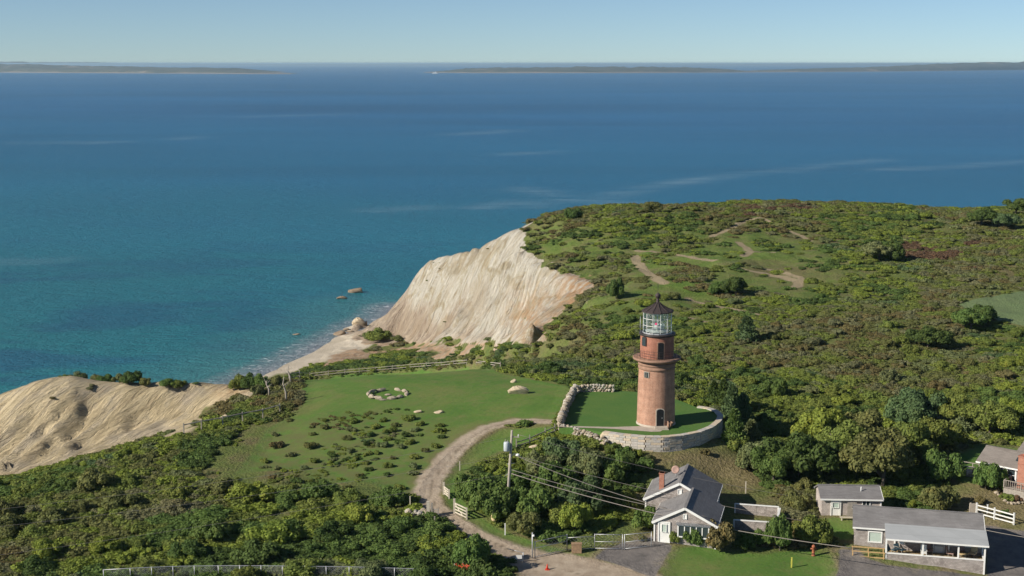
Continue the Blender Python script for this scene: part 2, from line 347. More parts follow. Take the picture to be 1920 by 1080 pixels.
asph = ramp(nt, noise(nt, .6, 7, co, .75), [(.3, (.10, .095, .09)), (.5, (.165, .15, .14)), (.7, (.22, .20, .18))])
asph = mix(nt, mapr(nt, noise(nt, .25, 4, co), .56, .62, 0, .6), asph, (.23, .20, .16))
c = mix(nt, edge(s2.outputs['Red'], .16, .04), c, asph)
sandc = ramp(nt, noise(nt, .12, 6, co), [(.3, (.38, .33, .25)), (.7, (.52, .46, .37))])
c = mix(nt, edge(m1.outputs['Alpha'], .1, .1), c, sandc)
nt.links.new(c, b.inputs['Base Color']); b.inputs['Roughness'].default_value = .95; b.inputs['Specular IOR Level'].default_value = .1
TERR = mt
# clay on its own attribute: mixed as second material layer inside the same tree
m3 = N(nt, 'ShaderNodeAttribute', attribute_name='clay')
s3 = N(nt, 'ShaderNodeSeparateColor'); nt.links.new(m3.outputs['Color'], s3.inputs[0])
cwA = coords(nt, 'Object', (1, 1, 1), (0, 0, R(-60)))
def stretched(nt, ang, sx_, sy_, det=5, rough=.62, dist=.3, sz=.12):
    t_ = N(nt, 'ShaderNodeTexCoord'); m_1 = N(nt, 'ShaderNodeMapping'); m_1.inputs['Rotation'].default_value = (0, 0, R(ang)); nt.links.new(t_.outputs['Object'], m_1.inputs[0])
    m_2 = N(nt, 'ShaderNodeMapping'); m_2.inputs['Scale'].default_value = (sx_, sy_, sz); nt.links.new(m_1.outputs[0], m_2.inputs[0]); return noise(nt, 1., det, m_2.outputs[0], rough, dist)
stA = stretched(nt, 52, .20, .050, 6, .68, 1.2); stA2 = stretched(nt, 52, .8, .11, 6, .7, 1.0); stB = stretched(nt, 40, .35, .07, 6, .68, .9); stB2 = stretched(nt, 40, 1.3, .16, 6, .7, .8)
blot = noise(nt, .05, 4, co)
clayA = ramp(nt, stA, [(.30, (.31, .24, .15)), (.42, (.43, .385, .29)), (.50, (.53, .50, .43)), (.60, (.45, .40, .31)), (.72, (.55, .52, .45))])
clayA = mix(nt, mapr(nt, blot, .52, .62, 0, .6), clayA, (.33, .27, .19))
clayA = mix(nt, mapr(nt, stA2, .52, .66, 0, .55), clayA, (.21, .165, .12))
zA = N(nt, 'ShaderNodeSeparateXYZ'); nt.links.new(co, zA.inputs[0])
zl = math_(nt, 'ADD', zA.outputs[2], math_(nt, 'MULTIPLY', math_(nt, 'SUBTRACT', noise(nt, .07, 5, co), .5), 34))
clayA = mix(nt, mapr(nt, zl, 17, 9, 0, .75), clayA, mix(nt, mapr(nt, stA2, .4, .6), (.40, .31, .22), (.27, .20, .145)))
clayA = mix(nt, mapr(nt, math_(nt, 'ABSOLUTE', math_(nt, 'SUBTRACT', zl, 29)), 2.2, .6, 0, .6), clayA, (.30, .245, .155))
clayB = ramp(nt, stB, [(.28, (.32, .255, .18)), (.42, (.47, .385, .24)), (.52, (.56, .465, .30)), (.62, (.44, .375, .27)), (.75, (.57, .49, .36))])
clayB = mix(nt, mapr(nt, noise(nt, .11, 4, co), .52, .62, 0, .55), clayB, (.31, .275, .235))
clayB = mix(nt, mapr(nt, stB2, .54, .66, 0, .5), clayB, (.20, .15, .10))
cl = mix(nt, s3.outputs['Green'], clayA, clayB)
cl = mix(nt, math_(nt, 'MULTIPLY', s3.outputs['Blue'], mapr(nt, nE, .35, .6)), cl, (.40, .24, .125))
c = mix(nt, edge(s3.outputs['Red'], .30, .05), c, cl)
nt.links.new(c, b.inputs['Base Color'])
hgt = math_(nt, 'MULTIPLY', math_(nt, 'ADD', nF, nE), math_(nt, 'SUBTRACT', 1.0, math_(nt, 'MULTIPLY', math_(nt, 'MAXIMUM', s1.outputs['Red'], math_(nt, 'MAXIMUM', s3.outputs['Red'], math_(nt, 'MAXIMUM', s1.outputs['Green'], s2.outputs['Red']))), .88)))
clh = math_(nt, 'MULTIPLY', s3.outputs['Red'], math_(nt, 'ADD', math_(nt, 'MULTIPLY', stA2, 5.0), math_(nt, 'MULTIPLY', stB2, 2.6)))
bump(nt, b, math_(nt, 'ADD', hgt, clh), 1, .30)

def set_attr(me, name, arr):
    at_ = me.attributes.new(name, 'FLOAT_COLOR', 'POINT'); at_.data.foreach_set('color', np.ascontiguousarray(arr, dtype=np.float32).ravel())
def grid_mesh(name, X, Y, Zz):
    ny, nx = X.shape; co_ = np.stack([X, Y, Zz], -1).reshape(-1, 3)
    idx = np.arange(ny * nx).reshape(ny, nx)
    f = np.stack([idx[:-1, :-1], idx[:-1, 1:], idx[1:, 1:], idx[1:, :-1]], -1).reshape(-1, 4)
    me = bpy.data.meshes.new(name); me.vertices.add(len(co_)); me.vertices.foreach_set('co', co_.astype(np.float32).ravel())
    me.loops.add(f.size); me.loops.foreach_set('vertex_index', f.ravel().astype(np.int32))
    me.polygons.add(len(f)); me.polygons.foreach_set('loop_start', np.arange(0, f.size, 4, dtype=np.int32))
    me.polygons.foreach_set('use_smooth', np.ones(len(f), bool)); me.update(calc_edges=True)
    return me
ZT = Z.copy()
me = grid_mesh('ground', GX, GY, ZT)
lawnm = soft(np.maximum(np.maximum(lawn_sd, strip_sd), front_sd), 1.5)
set_attr(me, 'cover_a', np.stack([lawnm, soft(road_sd + 0, 1.5) * 1.0, np.clip(soft(rough_sd, 6), 0, 1), soft(beach_sd, 1.5)], -1))
# alpha is not carried by Color output: the path trails join the road layer
rut_sd = line_sdf(GX, GY, [(a + .35, b_ + .1) for a, b_ in road_line], .12)
roadm = soft(road_sd, 1.5)
set_attr(me, 'cover_a2', np.zeros((GX.size, 4)))
me.attributes.remove(me.attributes['cover_a2'])
me.attributes['cover_a'].data.foreach_set('color', np.stack([lawnm, roadm, soft(rough_sd, 6), soft(beach_sd, 1.5)], -1).astype(np.float32).ravel())
set_attr(me, 'cover_b', np.stack([soft(drive_sd, 1.5), soft(meadow_sd, 12), np.maximum(soft(dry_sd, 3), soft(trail_sd * 1.3 + .1, .8) * 1.25), soft(field_sd, 1.5)], -1))
set_attr(me, 'wear', np.stack([soft(rut_sd, .45), np.clip(1 - np.abs(road_sd) / 1.1, 0, 1), np.clip(1 - np.abs(drive_sd) / 1.2, 0, 1), soft(trail_sd + .15, .8)], -1))
px_, py_, dp_ = project(GX, GY, Z)
orange = np.clip(sstep(1010, 1090, px_ + (py_ - 540) * .2) * (GY < 320) + sstep(3, -1, Z - 30) * 0, 0, 1) * (GY > 240)
orange = np.maximum(orange, np.clip(1 - np.hypot(px_ - 1000, (py_ - 600) * .8) / 75, 0, 1) * (GY > 240) * .9)
orange = np.maximum(orange, np.clip(1 - np.hypot((px_ - 430) / 1.6, py_ - 730) / 30, 0, 1) * (GY < 240) * .7)
orange = np.maximum(orange, ((GY > 240) & (px_ > 600) & (py_ > 644) & (py_ < 695)) * .65)
set_attr(me, 'clay', np.stack([soft(clay_sd, 1.5), (GY < 245) * 1.0, orange, np.ones_like(Z)], -1))
me.materials.append(TERR)
ground = bpy.data.objects.new('ground', me); ground['kind'] = 'structure'; C.objects.link(ground)

# ------------------------------------------------------------------ mesh helper
class MB:
    def __init__(s): s.v = []; s.f = []; s.m = []; s.sm = []
    def add(s, vs, fs, M=None, mi=0, smooth=False):
        o = len(s.v)
        for v_ in vs:
            v_ = Vector(v_); s.v.append(tuple(M @ v_ if M else v_))
        for f_ in fs: s.f.append([o + i for i in f_]); s.m.append(mi); s.sm.append(smooth)
        return s
    def box(s, c, d, M=None, mi=0, rz=0):
        x, y, z = (a / 2 for a in d)
        vs = [(-x,-y,-z),(x,-y,-z),(x,y,-z),(-x,y,-z),(-x,-y,z),(x,-y,z),(x,y,z),(-x,y,z)]
        T = Matrix.Translation(c) @ Matrix.Rotation(rz, 4, 'Z')
        if M: T = M @ T
        return s.add(vs, [(3,2,1,0),(4,5,6,7),(0,1,5,4),(1,2,6,5),(2,3,7,6),(3,0,4,7)], T, mi)
    def beam(s, a, b_, w, h, mi=0):
        a = Vector(a); b_ = Vector(b_); d = b_ - a; L = d.length; x = d.normalized()
        y = Vector((0, 0, 1)).cross(x)
        if y.length < 1e-4: y = Vector((0, 1, 0))
        y.normalize(); z = x.cross(y)
        T = Matrix((( x.x, y.x, z.x, (a.x + b_.x) / 2), (x.y, y.y, z.y, (a.y + b_.y) / 2), (x.z, y.z, z.z, (a.z + b_.z) / 2), (0, 0, 0, 1)))
        return s.box((0, 0, 0), (L, w, h), T, mi)
    def lathe(s, prof, n=24, M=None, mi=0, a0=0, a1=2 * math.pi, smooth=True, cap=True):
        full = abs(a1 - a0 - 2 * math.pi) < 1e-6; k = n if full else n + 1
        vs = []; fs = []
        for (r, z) in prof:
            for i in range(k):
                a = a0 + (a1 - a0) * i / n; vs.append((r * math.cos(a), r * math.sin(a), z))
        for j in range(len(prof) - 1):
            for i in range(n):
                i2 = (i + 1) % k; fs.append((j * k + i, j * k + i2, (j + 1) * k + i2, (j + 1) * k + i))
        s.add(vs, fs, M, mi, smooth)
        if cap and full:
            o = len(s.v) - len(vs)
            if prof[0][0] > .001: s.f.append([o + i for i in range(n)][::-1]); s.m.append(mi); s.sm.append(False)
            if prof[-1][0] > .001: s.f.append([o + (len(prof) - 1) * k + i for i in range(n)]); s.m.append(mi); s.sm.append(False)
        return s
    def tube(s, pts, rad, n=6, mi=0):
        pts = [Vector(p) for p in pts]; rs = rad if hasattr(rad, '__len__') else [rad] * len(pts)
        o = len(s.v)
        for i, p in enumerate(pts):
            d = (pts[min(i + 1, len(pts) - 1)] - pts[max(i - 1, 0)]).normalized()
            a = d.orthogonal().normalized() if i == 0 else (pa - d * pa.dot(d)).normalized()
            pa = a; c_ = d.cross(a)
            for k in range(n):
                t = 2 * math.pi * k / n; s.v.append(tuple(p + (a * math.cos(t) + c_ * math.sin(t)) * rs[i]))
        for i in range(len(pts) - 1):
            for k in range(n):
                k2 = (k + 1) % n; s.f.append([o + i * n + k, o + i * n + k2, o + (i + 1) * n + k2, o + (i + 1) * n + k]); s.m.append(mi); s.sm.append(True)
        s.f.append([o + k for k in range(n)][::-1]); s.m.append(mi); s.sm.append(False)
        s.f.append([o + (len(pts) - 1) * n + k for k in range(n)]); s.m.append(mi); s.sm.append(False)
        return s
    def mesh(s, name, mats):
        me = bpy.data.meshes.new(name); me.from_pydata(s.v, [], s.f)
        for m_ in (mats if isinstance(mats, (list, tuple)) else [mats]): me.materials.append(m_)
        me.polygons.foreach_set('material_index', s.m); me.polygons.foreach_set('use_smooth', s.sm); me.update(); return me
    def obj(s, name, mats, parent=None, M=None):
        o = bpy.data.objects.new(name, s.mesh(name, mats)); C.objects.link(o)
        if M: o.matrix_local = M
        if parent: o.parent = parent
        return o
def tag(o, label, cat, group=None):
    o['label'] = label; o['category'] = cat
    if group: o['group'] = group
    return o
def empty(name, loc, label, cat, rz=0, group=None):
    o = bpy.data.objects.new(name, None); C.objects.link(o); o.location = loc; o.rotation_euler = (0, 0, rz); o.empty_display_size = .1
    return tag(o, label, cat, group)
def struct(o): o['kind'] = 'structure'; return o
def inst(name, me, parent=None, loc=(0, 0, 0), rot=(0, 0, 0), sc=(1, 1, 1)):
    o = bpy.data.objects.new(name, me); C.objects.link(o); o.location = loc; o.rotation_euler = rot
    o.scale = sc if hasattr(sc, '__len__') else (sc, sc, sc)
    if parent: o.parent = parent
    return o

# ------------------------------------------------------------------ object materials
M = {}
M['white'] = plain('white_paint', (.74, .74, .71), .55, .06, 2)
M['weathered'] = plain('weathered_wood', (.30, .27, .23), .9, .25, 6)
M['pine'] = plain('new_timber', (.48, .32, .15), .8, .15, 5)
M['palewood'] = plain('pale_wood', (.50, .45, .36), .85, .15, 5)
M['metal'] = plain('galvanised_metal', (.42, .43, .44), .45, .1, 4, .4)
M['transformer'] = plain('grey_enamel', (.45, .50, .52), .4, .06, 2)
M['wire'] = plain('old_cable', (.27, .24, .21), .6, .1, 4)
M['dark'] = plain('dark_iron', (.040, .033, .031), .5, .3, 6)
M['doorway'] = plain('dark_doorway', (.012, .013, .015), .6, .2, 4)
M['iron'] = plain('rusted_iron', (.052, .040, .038), .6, .35, 8)
M['bark'] = plain('bark', (.12, .10, .08), .95, .3, 6)
M['deadwood'] = plain('bleached_wood', (.36, .32, .27), .9, .2, 6)
M['concrete'] = plain('concrete', (.40, .35, .29), .9, .15, 2, bump_=.01)
M['stone'] = plain('field_stone', (.36, .305, .23), .9, .35, 2.2, bump_=.04)
M['block'] = plain('granite_block', (.42, .385, .33), .85, .28, 1.6, bump_=.02)
M['sandstone'] = plain('pale_boulder', (.52, .43, .30), .9, .25, 1.2, bump_=.05)
M['wetrock'] = plain('brown_rock', (.25, .19, .13), .8, .3, .6, bump_=.1)
M['orange'] = plain('orange_netting', (.55, .10, .04), .7, .3, 8)
M['red'] = plain('red_paint', (.60, .07, .04), .45, .1, 4)
M['rust'] = plain('rusty_red', (.30, .10, .05), .7, .3, 6)
M['yellow'] = plain('yellow_paint', (.60, .55, .10), .6, .1, 4)
M['tan'] = plain('tan_plastic', (.62, .48, .28), .6, .1, 3)
M['blue'] = plain('blue_plastic', (.12, .18, .38), .5, .1, 3)
M['cushion'] = plain('pink_cushion', (.36, .24, .20), .9, .15, 5)
M['teal'] = plain('dark_teal_fabric', (.05, .10, .13), .8, .2, 5)
M['deck'] = plain('deck_boards', (.36, .27, .14), .85, .2, 4)
M['dirt'] = plain('stacked_brush', (.30, .20, .12), .95, .3, 4)
M['curtain'] = plain('pale_curtain', (.42, .50, .44), .9, .06, 3)
def rows(name, cols, row_h, brick_w, mortar, mortar_col, rough=.85, coord='Object', rot=None, var_scale=.5, var=(.8, 1.2)):
    m, nt, b = new_mat(name); o_c = coords(nt, coord); sp_ = N(nt, 'ShaderNodeSeparateXYZ'); nt.links.new(o_c, sp_.inputs[0])
    cb_ = N(nt, 'ShaderNodeCombineXYZ'); nt.links.new(math_(nt, 'ADD', sp_.outputs[0], sp_.outputs[1]), cb_.inputs[0]); nt.links.new(math_(nt, 'MULTIPLY', sp_.outputs[2], 2.4 if rot is None else 1.0), cb_.inputs[1]); co = cb_.outputs[0]
    t = N(nt, 'ShaderNodeTexBrick'); nt.links.new(co, t.inputs['Vector']); t.inputs['Scale'].default_value = 1
    t.inputs['Brick Width'].default_value = brick_w; t.inputs['Row Height'].default_value = row_h; t.inputs['Mortar Size'].default_value = mortar
    t.inputs['Color1'].default_value = (*cols[0], 1); t.inputs['Color2'].default_value = (*cols[1], 1); t.inputs['Mortar'].default_value = (*mortar_col, 1)
    f = noise(nt, var_scale, 5, coords(nt))
    c_ = mix(nt, 1.0, t.outputs[0], ramp(nt, f, [(.25, (var[0],) * 3), (.75, (var[1],) * 3)]), 'MULTIPLY')
    nt.links.new(c_, b.inputs['Base Color']); b.inputs['Roughness'].default_value = rough
    bump(nt, b, t.outputs['Fac'], -.4, .02)
    return m
M['shingle'] = rows('cedar_shingles', ((.30, .265, .245), (.44, .40, .37)), .14, .16, .012, (.13, .11, .10), rot=(R(90), 0, 0), var_scale=1.2, var=(.65, 1.3))
M['shingle_pale'] = rows('pale_shingles', ((.42, .365, .33), (.52, .47, .43)), .14, .16, .012, (.25, .21, .19), rot=(R(90), 0, 0), var_scale=1.2, var=(.75, 1.2))
M['shingle_side'] = rows('cedar_shingles_side', ((.30, .265, .245), (.44, .40, .37)), .14, .16, .012, (.13, .11, .10), rot=(R(90), 0, R(90)), var_scale=1.2, var=(.65, 1.3))
M['roof'] = rows('grey_roof_shingles', ((.175, .168, .165), (.21, .203, .20)), .16, .9, .008, (.11, .105, .105), var_scale=.7, var=(.80, 1.18))
M['roof_light'] = rows('pale_grey_roofing', ((.34, .355, .36), (.375, .39, .395)), .6, 2.0, .008, (.26, .27, .27), var_scale=.5, var=(.92, 1.08))
M['roof_brown'] = rows('brown_grey_roof_shingles', ((.20, .175, .155), (.235, .21, .185)), .16, .9, .008, (.14, .12, .11), var_scale=.7, var=(.80, 1.18))
M['brick'] = rows('red_brick', ((.33, .12, .075), (.40, .17, .11)), .075, .22, .008, (.34, .22, .17), rot=(R(90), 0, 0), var_scale=2)
# the tower's brick: cylinder mapped
def tower_brick(name, c1, c2, mc, sc=1.):
    m, nt, b = new_mat(name); tc = N(nt, 'ShaderNodeTexCoord'); sp = N(nt, 'ShaderNodeSeparateXYZ'); nt.links.new(tc.outputs['Object'], sp.inputs[0])
    a = math_(nt, 'MULTIPLY', math_(nt, 'ARCTAN2', sp.outputs[1], sp.outputs[0]), 2.2)
    cb = N(nt, 'ShaderNodeCombineXYZ'); nt.links.new(a, cb.inputs[0]); nt.links.new(sp.outputs[2], cb.inputs[1])
    t = N(nt, 'ShaderNodeTexBrick'); nt.links.new(cb.outputs[0], t.inputs['Vector']); t.inputs['Scale'].default_value = 1
    t.inputs['Brick Width'].default_value = .22; t.inputs['Row Height'].default_value = .078; t.inputs['Mortar Size'].default_value = .010
    t.inputs['Color1'].default_value = (*c1, 1); t.inputs['Color2'].default_value = (*c2, 1); t.inputs['Mortar'].default_value = (*mc, 1)
    v1 = ramp(nt, noise(nt, .9, 6, tc.outputs['Object']), [(.28, (.84, .82, .80)), (.5, (1, 1, 1)), (.72, (1.14, 1.16, 1.18))])
    v2 = ramp(nt, noise(nt, 5, 4, cb.outputs[0]), [(.3, (.86, .86, .86)), (.7, (1.12, 1.12, 1.12))])
    band = N(nt, 'ShaderNodeTexWave'); band.wave_type = 'BANDS'; band.bands_direction = 'Y'; band.inputs['Scale'].default_value = .35; band.inputs['Distortion'].default_value = 1.5
    nt.links.new(cb.outputs[0], band.inputs['Vector'])
    c_ = mix(nt, 1., mix(nt, 1., t.outputs[0], v1, 'MULTIPLY'), v2, 'MULTIPLY')
    sm2 = N(nt, 'ShaderNodeMapping'); sm2.inputs['Scale'].default_value = (2.6, .28, 1); nt.links.new(cb.outputs[0], sm2.inputs[0])
    c_ = mix(nt, 1., c_, ramp(nt, noise(nt, 1., 5, sm2.outputs[0], .7), [(.32, (.78, .76, .74)), (.5, (1, 1, 1)), (.7, (1.12, 1.10, 1.08))]), 'MULTIPLY')
    c_ = mix(nt, .18, c_, mix(nt, 1., c_, ramp(nt, band.outputs['Fac'], [(0, (.6, .6, .6)), (1, (1.2, 1.2, 1.2))]), 'MULTIPLY'))
    nt.links.new(c_, b.inputs['Base Color']); b.inputs['Roughness'].default_value = .85; bump(nt, b, t.outputs['Fac'], -.5, .02)
    return m
M['tower'] = tower_brick('weathered_tower_brick', (.35, .175, .112), (.41, .225, .152), (.40, .27, .20))
M['tower_red'] = tower_brick('deep_red_brick', (.31, .118, .075), (.36, .150, .098), (.33, .185, .135))
M['brownstone'] = plain('brownstone', (.27, .165, .115), .85, .22, 2.5, bump_=.015)
mg, nt, b = new_mat('window_glass'); b.inputs['Base Color'].default_value = (.035, .05, .055, 1); b.inputs['Roughness'].default_value = .08; b.inputs['Specular IOR Level'].default_value = .5
M['glass'] = mg
mg, nt, b = new_mat('lantern_glass')
g1 = N(nt, 'ShaderNodeBsdfTransparent'); g1.inputs[0].default_value = (.86, .93, .92, 1)
g2 = N(nt, 'ShaderNodeBsdfGlossy'); g2.inputs['Roughness'].default_value = .18
mx = N(nt, 'ShaderNodeMixShader'); mx.inputs[0].default_value = .26
nt.links.new(g1.outputs[0], mx.inputs[1]); nt.links.new(g2.outputs[0], mx.inputs[2])
nt.links.new(mx.outputs[0], [x for x in nt.nodes if x.type == 'OUTPUT_MATERIAL'][0].inputs[0])
M['lglass'] = mg
mg, nt, b = new_mat('red_signal_light'); b.inputs['Base Color'].default_value = (.8, .03, .12, 1); b.inputs['Emission Color'].default_value = (1, .05, .2, 1); b.inputs['Emission Strength'].default_value = .6
M['signal'] = mg
M['yardgrass'] = None
mg, nt, b = new_mat('yard_grass'); co = coords(nt)
c_ = ramp(nt, noise(nt, .25, 5, co), [(.3, (.064, .145, .034)), (.6, (.092, .162, .038)), (.75, (.125, .165, .048))])
c_ = mix(nt, 1., c_, ramp(nt, noise(nt, 4, 3, co), [(.2, (.86,) * 3), (.8, (1.14,) * 3)]), 'MULTIPLY')
nt.links.new(c_, b.inputs['Base Color']); b.inputs['Roughness'].default_value = .95; b.inputs['Specular IOR Level'].default_value = .1; bump(nt, b, noise(nt, 5, 3, co), .6, .05)
M['yardgrass'] = mg

# ------------------------------------------------------------------ sea
ms, nt, b = new_mat('sea_water')
co = coords(nt, 'Object'); sp = N(nt, 'ShaderNodeSeparateXYZ'); nt.links.new(co, sp.inputs[0])
# sea bed: pale shelf near the beach, deeper water farther out; weed beds in patches
shore = math_(nt, 'ADD', math_(nt, 'MULTIPLY', sp.outputs[0], .55), math_(nt, 'MULTIPLY', sp.outputs[1], 1.0))
deep = mapr(nt, math_(nt, 'ADD', shore, math_(nt, 'MULTIPLY', noise(nt, .004, 4, co), 500)), 350, 2300)
wc = ramp(nt, deep, [(0, (.014, .165, .172)), (.16, (.012, .150, .192)), (.42, (.013, .128, .232)), (1, (.016, .118, .252))])
weed = noise(nt, 1., 4, coords(nt, 'Object', (.012, .022, 1)), .6, .5)
wmask = math_(nt, 'MULTIPLY', mapr(nt, weed, .50, .60), mapr(nt, deep, .0, .32, .80, 0.))
wc = mix(nt, wmask, wc, (.008, .066, .150))
big = noise(nt, 1., 5, coords(nt, 'Object', (.0007, .0022, 1)), .6, .4)
wc = mix(nt, 1., wc, ramp(nt, big, [(.3, (.80,) * 3), (.7, (1.22,) * 3)]), 'MULTIPLY')
# shallows over sand
sa = N(nt, 'ShaderNodeAttribute', attribute_name='shallow')
wc = mix(nt, mapr(nt, sa.outputs['Fac'], .0, .75, 0, .55), wc, (.07, .21, .20))
wc = mix(nt, mapr(nt, sa.outputs['Fac'], .72, 1.0, 0, .9), wc, (.25, .24, .26))
foamn = noise(nt, 1., 5, coords(nt, 'Object', (.35, .5, 1), (0, 0, R(-40))), .65, 1.)
foam = math_(nt, 'MULTIPLY', mapr(nt, foamn, .55, .62), mapr(nt, sa.outputs['Fac'], .70, .84))
# tide lines
sl = N(nt, 'ShaderNodeAttribute', attribute_name='slick')
slm = math_(nt, 'MULTIPLY', sl.outputs['Fac'], mapr(nt, noise(nt, 1., 6, coords(nt, 'Object', (.012, .06, 1)), .7, 1.), .40, .62))
wc = mix(nt, math_(nt, 'MULTIPLY', slm, .48), wc, (.22, .34, .42))
wc = mix(nt, math_(nt, 'MULTIPLY', foam, .5), wc, (.72, .74, .76))
nt.links.new(wc, b.inputs['Base Color'])
b.inputs['Roughness'].default_value = .34; b.inputs['IOR'].default_value = 1.33; b.inputs['Specular IOR Level'].default_value = .28
w1 = noise(nt, 1., 5, coords(nt, 'Object', (.10, .32, .1), (0, 0, R(8))), .65); w2_ = noise(nt, 1., 3, coords(nt, 'Object', (.9, 1.6, 1)), .6)
bump(nt, b, math_(nt, 'ADD', w1, math_(nt, 'MULTIPLY', w2_, .30)), 1., 2.6)
SEA = ms
# sea sheet: fine near the shore, coarse to the horizon
sx = np.concatenate([-np.geomspace(60000, 420, 16), np.arange(-400, 601, 8.), np.geomspace(640, 60000, 16)])
sy = np.concatenate([-np.geomspace(8000, 60, 5), np.arange(40, 720, 6.), np.arange(720, 2600, 20.), np.geomspace(2700, 62000, 18)])
SX, SY = np.meshgrid(sx, sy)
me = grid_mesh('sea', SX, SY, np.zeros_like(SX))
shore_px = [(440,722),(500,697),(520,693),(570,668),(620,641),(660,622),(688,606),(720,596),(735,575)]
shl = [tuple(P(a, b_, 0))[:2] for a, b_ in shore_px]
shd = -line_sdf(SX, SY, shl, 0.)
def fattr(me, name, arr):
    a = me.attributes.new(name, 'FLOAT', 'POINT'); a.data.foreach_set('value', arr.astype(np.float32).ravel())
fattr(me, 'shallow', np.clip(1 - shd / 42, 0, 1))
sk = np.zeros_like(SX)
for pts, w in [([(1130,372),(1200,355),(1290,340),(1400,325),(1500,315),(1560,308)], 13), ([(1300,336),(1480,318),(1520,312)], 12), ([(1650,300),(1530,310),(1480,322)], 14), ([(980,355),(1040,365),(1085,375)], 14), ([(1060,372),(1130,376),(1180,382)], 14),
               ([(900,390),(960,380),(1010,385)], 12), ([(1660,318),(1800,312),(1925,302)], 14), ([(860,252),(900,250),(950,245)], 22), ([(330,261),(370,257)], 18), ([(0,490),(60,492),(110,488)], 8), ([(700,395),(800,390)], 12), ([(960,289),(1040,285)], 14),
               ([(180,268),(230,265)], 16), ([(470,219),(640,214)], 28)]:
    l_ = line_sdf(SX, SY, [tuple(P(a, b_, 0))[:2] for a, b_ in pts], 0.)
    sk = np.maximum(sk, np.exp(-(l_ / w) ** 2))
fattr(me, 'slick', sk)
me.materials.append(SEA)
struct(inst('sea', me))

# ------------------------------------------------------------------ far islands and mainland
def island(name, label, pts, mat, rough_=.35, cat='island'):
    # pts: px, waterline y, crest y
    mb = MB(); secs = []
    for i, (px, yw, yc) in enumerate(pts):
        a = P(px, yw, 0); dist = a.y; hh = (yw - yc) / FPX * math.hypot(dist, CAMZ)
        secs.append((a, max(hh, .4)))
    dense = []
    for i in range(len(secs) - 1):
        k = 14
        for j in range(k):
            t = j / k; a = secs[i][0].lerp(secs[i + 1][0], t); hh = secs[i][1] * (1 - t) + secs[i + 1][1] * t
            dense.append((a, hh))
    dense.append(secs[-1])
    prof = [(-60, -1), (0, .02), (12, .16), (40, .42), (160, .72), (450, .95), (900, 1.0), (1600, .6), (2300, -.1)]
    vs = []; 
    for i, (a, hh) in enumerate(dense):
        for j, (dy, f) in enumerate(prof):
            nz = float(fbm(np.array(i * .33), np.array(j * .5 + 3 * hh), 3, 5)) - .5
            vs.append((a.x, a.y + dy * min(1, hh / 18 + .12), hh * f * (1 + nz * rough_ * (j > 1) * 1.4) if f > 0 else -3))
    m_ = len(prof); fs = []
    for i in range(len(dense) - 1):
        for j in range(m_ - 1): fs.append((i * m_ + j, (i + 1) * m_ + j, (i + 1) * m_ + j + 1, i * m_ + j + 1))
    mb.add(vs, fs, None, 0, True)
    return tag(mb.obj(name, mat), label, cat)
mi_, nt, b = new_mat('island_cover'); tc = coords(nt); sp = N(nt, 'ShaderNodeSeparateXYZ'); nt.links.new(tc, sp.inputs[0])
hz = math_(nt, 'ADD', sp.outputs[2], math_(nt, 'MULTIPLY', math_(nt, 'SUBTRACT', noise(nt, .0035, 5, tc), .5), 30))
c_ = mix(nt, mapr(nt, hz, 3, 9), (.20, .16, .12), ramp(nt, noise(nt, .006, 5, tc), [(.35, (.040, .048, .030)), (.6, (.085, .085, .055))]))
c_ = mix(nt, mapr(nt, noise(nt, .0025, 4, tc), .60, .66, 0, .7), c_, (.32, .26, .20))
c_ = mix(nt, mapr(nt, sp.outputs[2], .0, 2.0, 1., 0.), c_, (.42, .32, .24))
nt.links.new(c_, b.inputs['Base Color']); b.inputs['Roughness'].default_value = 1
island('island', 'long low wooded island with pale bluffs, ending in a sand spit at the sea gap', [(-420,134,116),(-200,135,118),(0,136,122),(60,136.3,124),(150,136.8,125.5),(300,137.6,127.5),(400,138,129),(440,138.3,133),(470,138.5,136.6),(545,138.8,138.1)], mi_)
island('island', 'low middle island behind the white ferry, green hump with a thin beach', [(795,136.2,135.6),(835,136.6,133),(870,136.8,129),(960,137,127),(1100,136.8,126),(1200,136.6,126.3),(1300,136.2,127.4),(1370,135.8,129.6),(1420,135.6,133.6),(1455,135.5,134.6)], mi_)
island('island', 'highest distant island rising towards the picture edge with pink sandy cliffs', [(1425,135.6,134.4),(1480,135.2,131.8),(1560,134.6,129.5),(1660,134,127),(1760,133,123),(1850,132,118.6),(1925,131,117),(2150,129.8,114),(2500,129,112)], mi_)
mi2 = plain('far_coast_cover', (.085, .10, .10), 1, .3, .002)
island('mainland_coast', 'thin hazy mainland coast lying along the horizon', [(-500,122.4,115),(0,122.4,116),(200,122.6,118),(400,122.8,119.8),(700,122.8,120.8),(960,122.6,120),(1300,122.6,120.6),(1600,122.6,119.5),(1750,122.6,119.6),(2000,122.6,119)], mi2, .5, 'coast')
# ferry
p = P(816, 138.4, 0)
fr = empty('ferry', p, 'tiny white ferry crossing the gap between the two distant islands', 'boat', R(4))
mb = MB(); L_ = 22
mb.add([(-L_,-4,0),(L_*.8,-4,0),(L_*1.15,0,0),(L_*.8,4,0),(-L_,4,0),(-L_,-5,6),(L_*.85,-5,6),(L_*1.3,0,7),(L_*.85,5,6),(-L_,5,6)],
       [(4,3,2,1,0),(5,6,7,8,9),(0,1,6,5),(1,2,7,6),(2,3,8,7),(3,4,9,8),(4,0,5,9)]); mb.obj('hull', M['white'], fr)
MB().box((-3, 0, 8.5), (26, 8, 5)).obj('deckhouse', M['white'], fr)
MB().box((4, 0, 12.5), (8, 6, 3)).obj('bridge', M['white'], fr)
MB().lathe([(1.3, 11), (1.1, 15.5)], 10, Matrix.Translation((-8, 0, 0))).obj('funnel', M['dark'], fr)

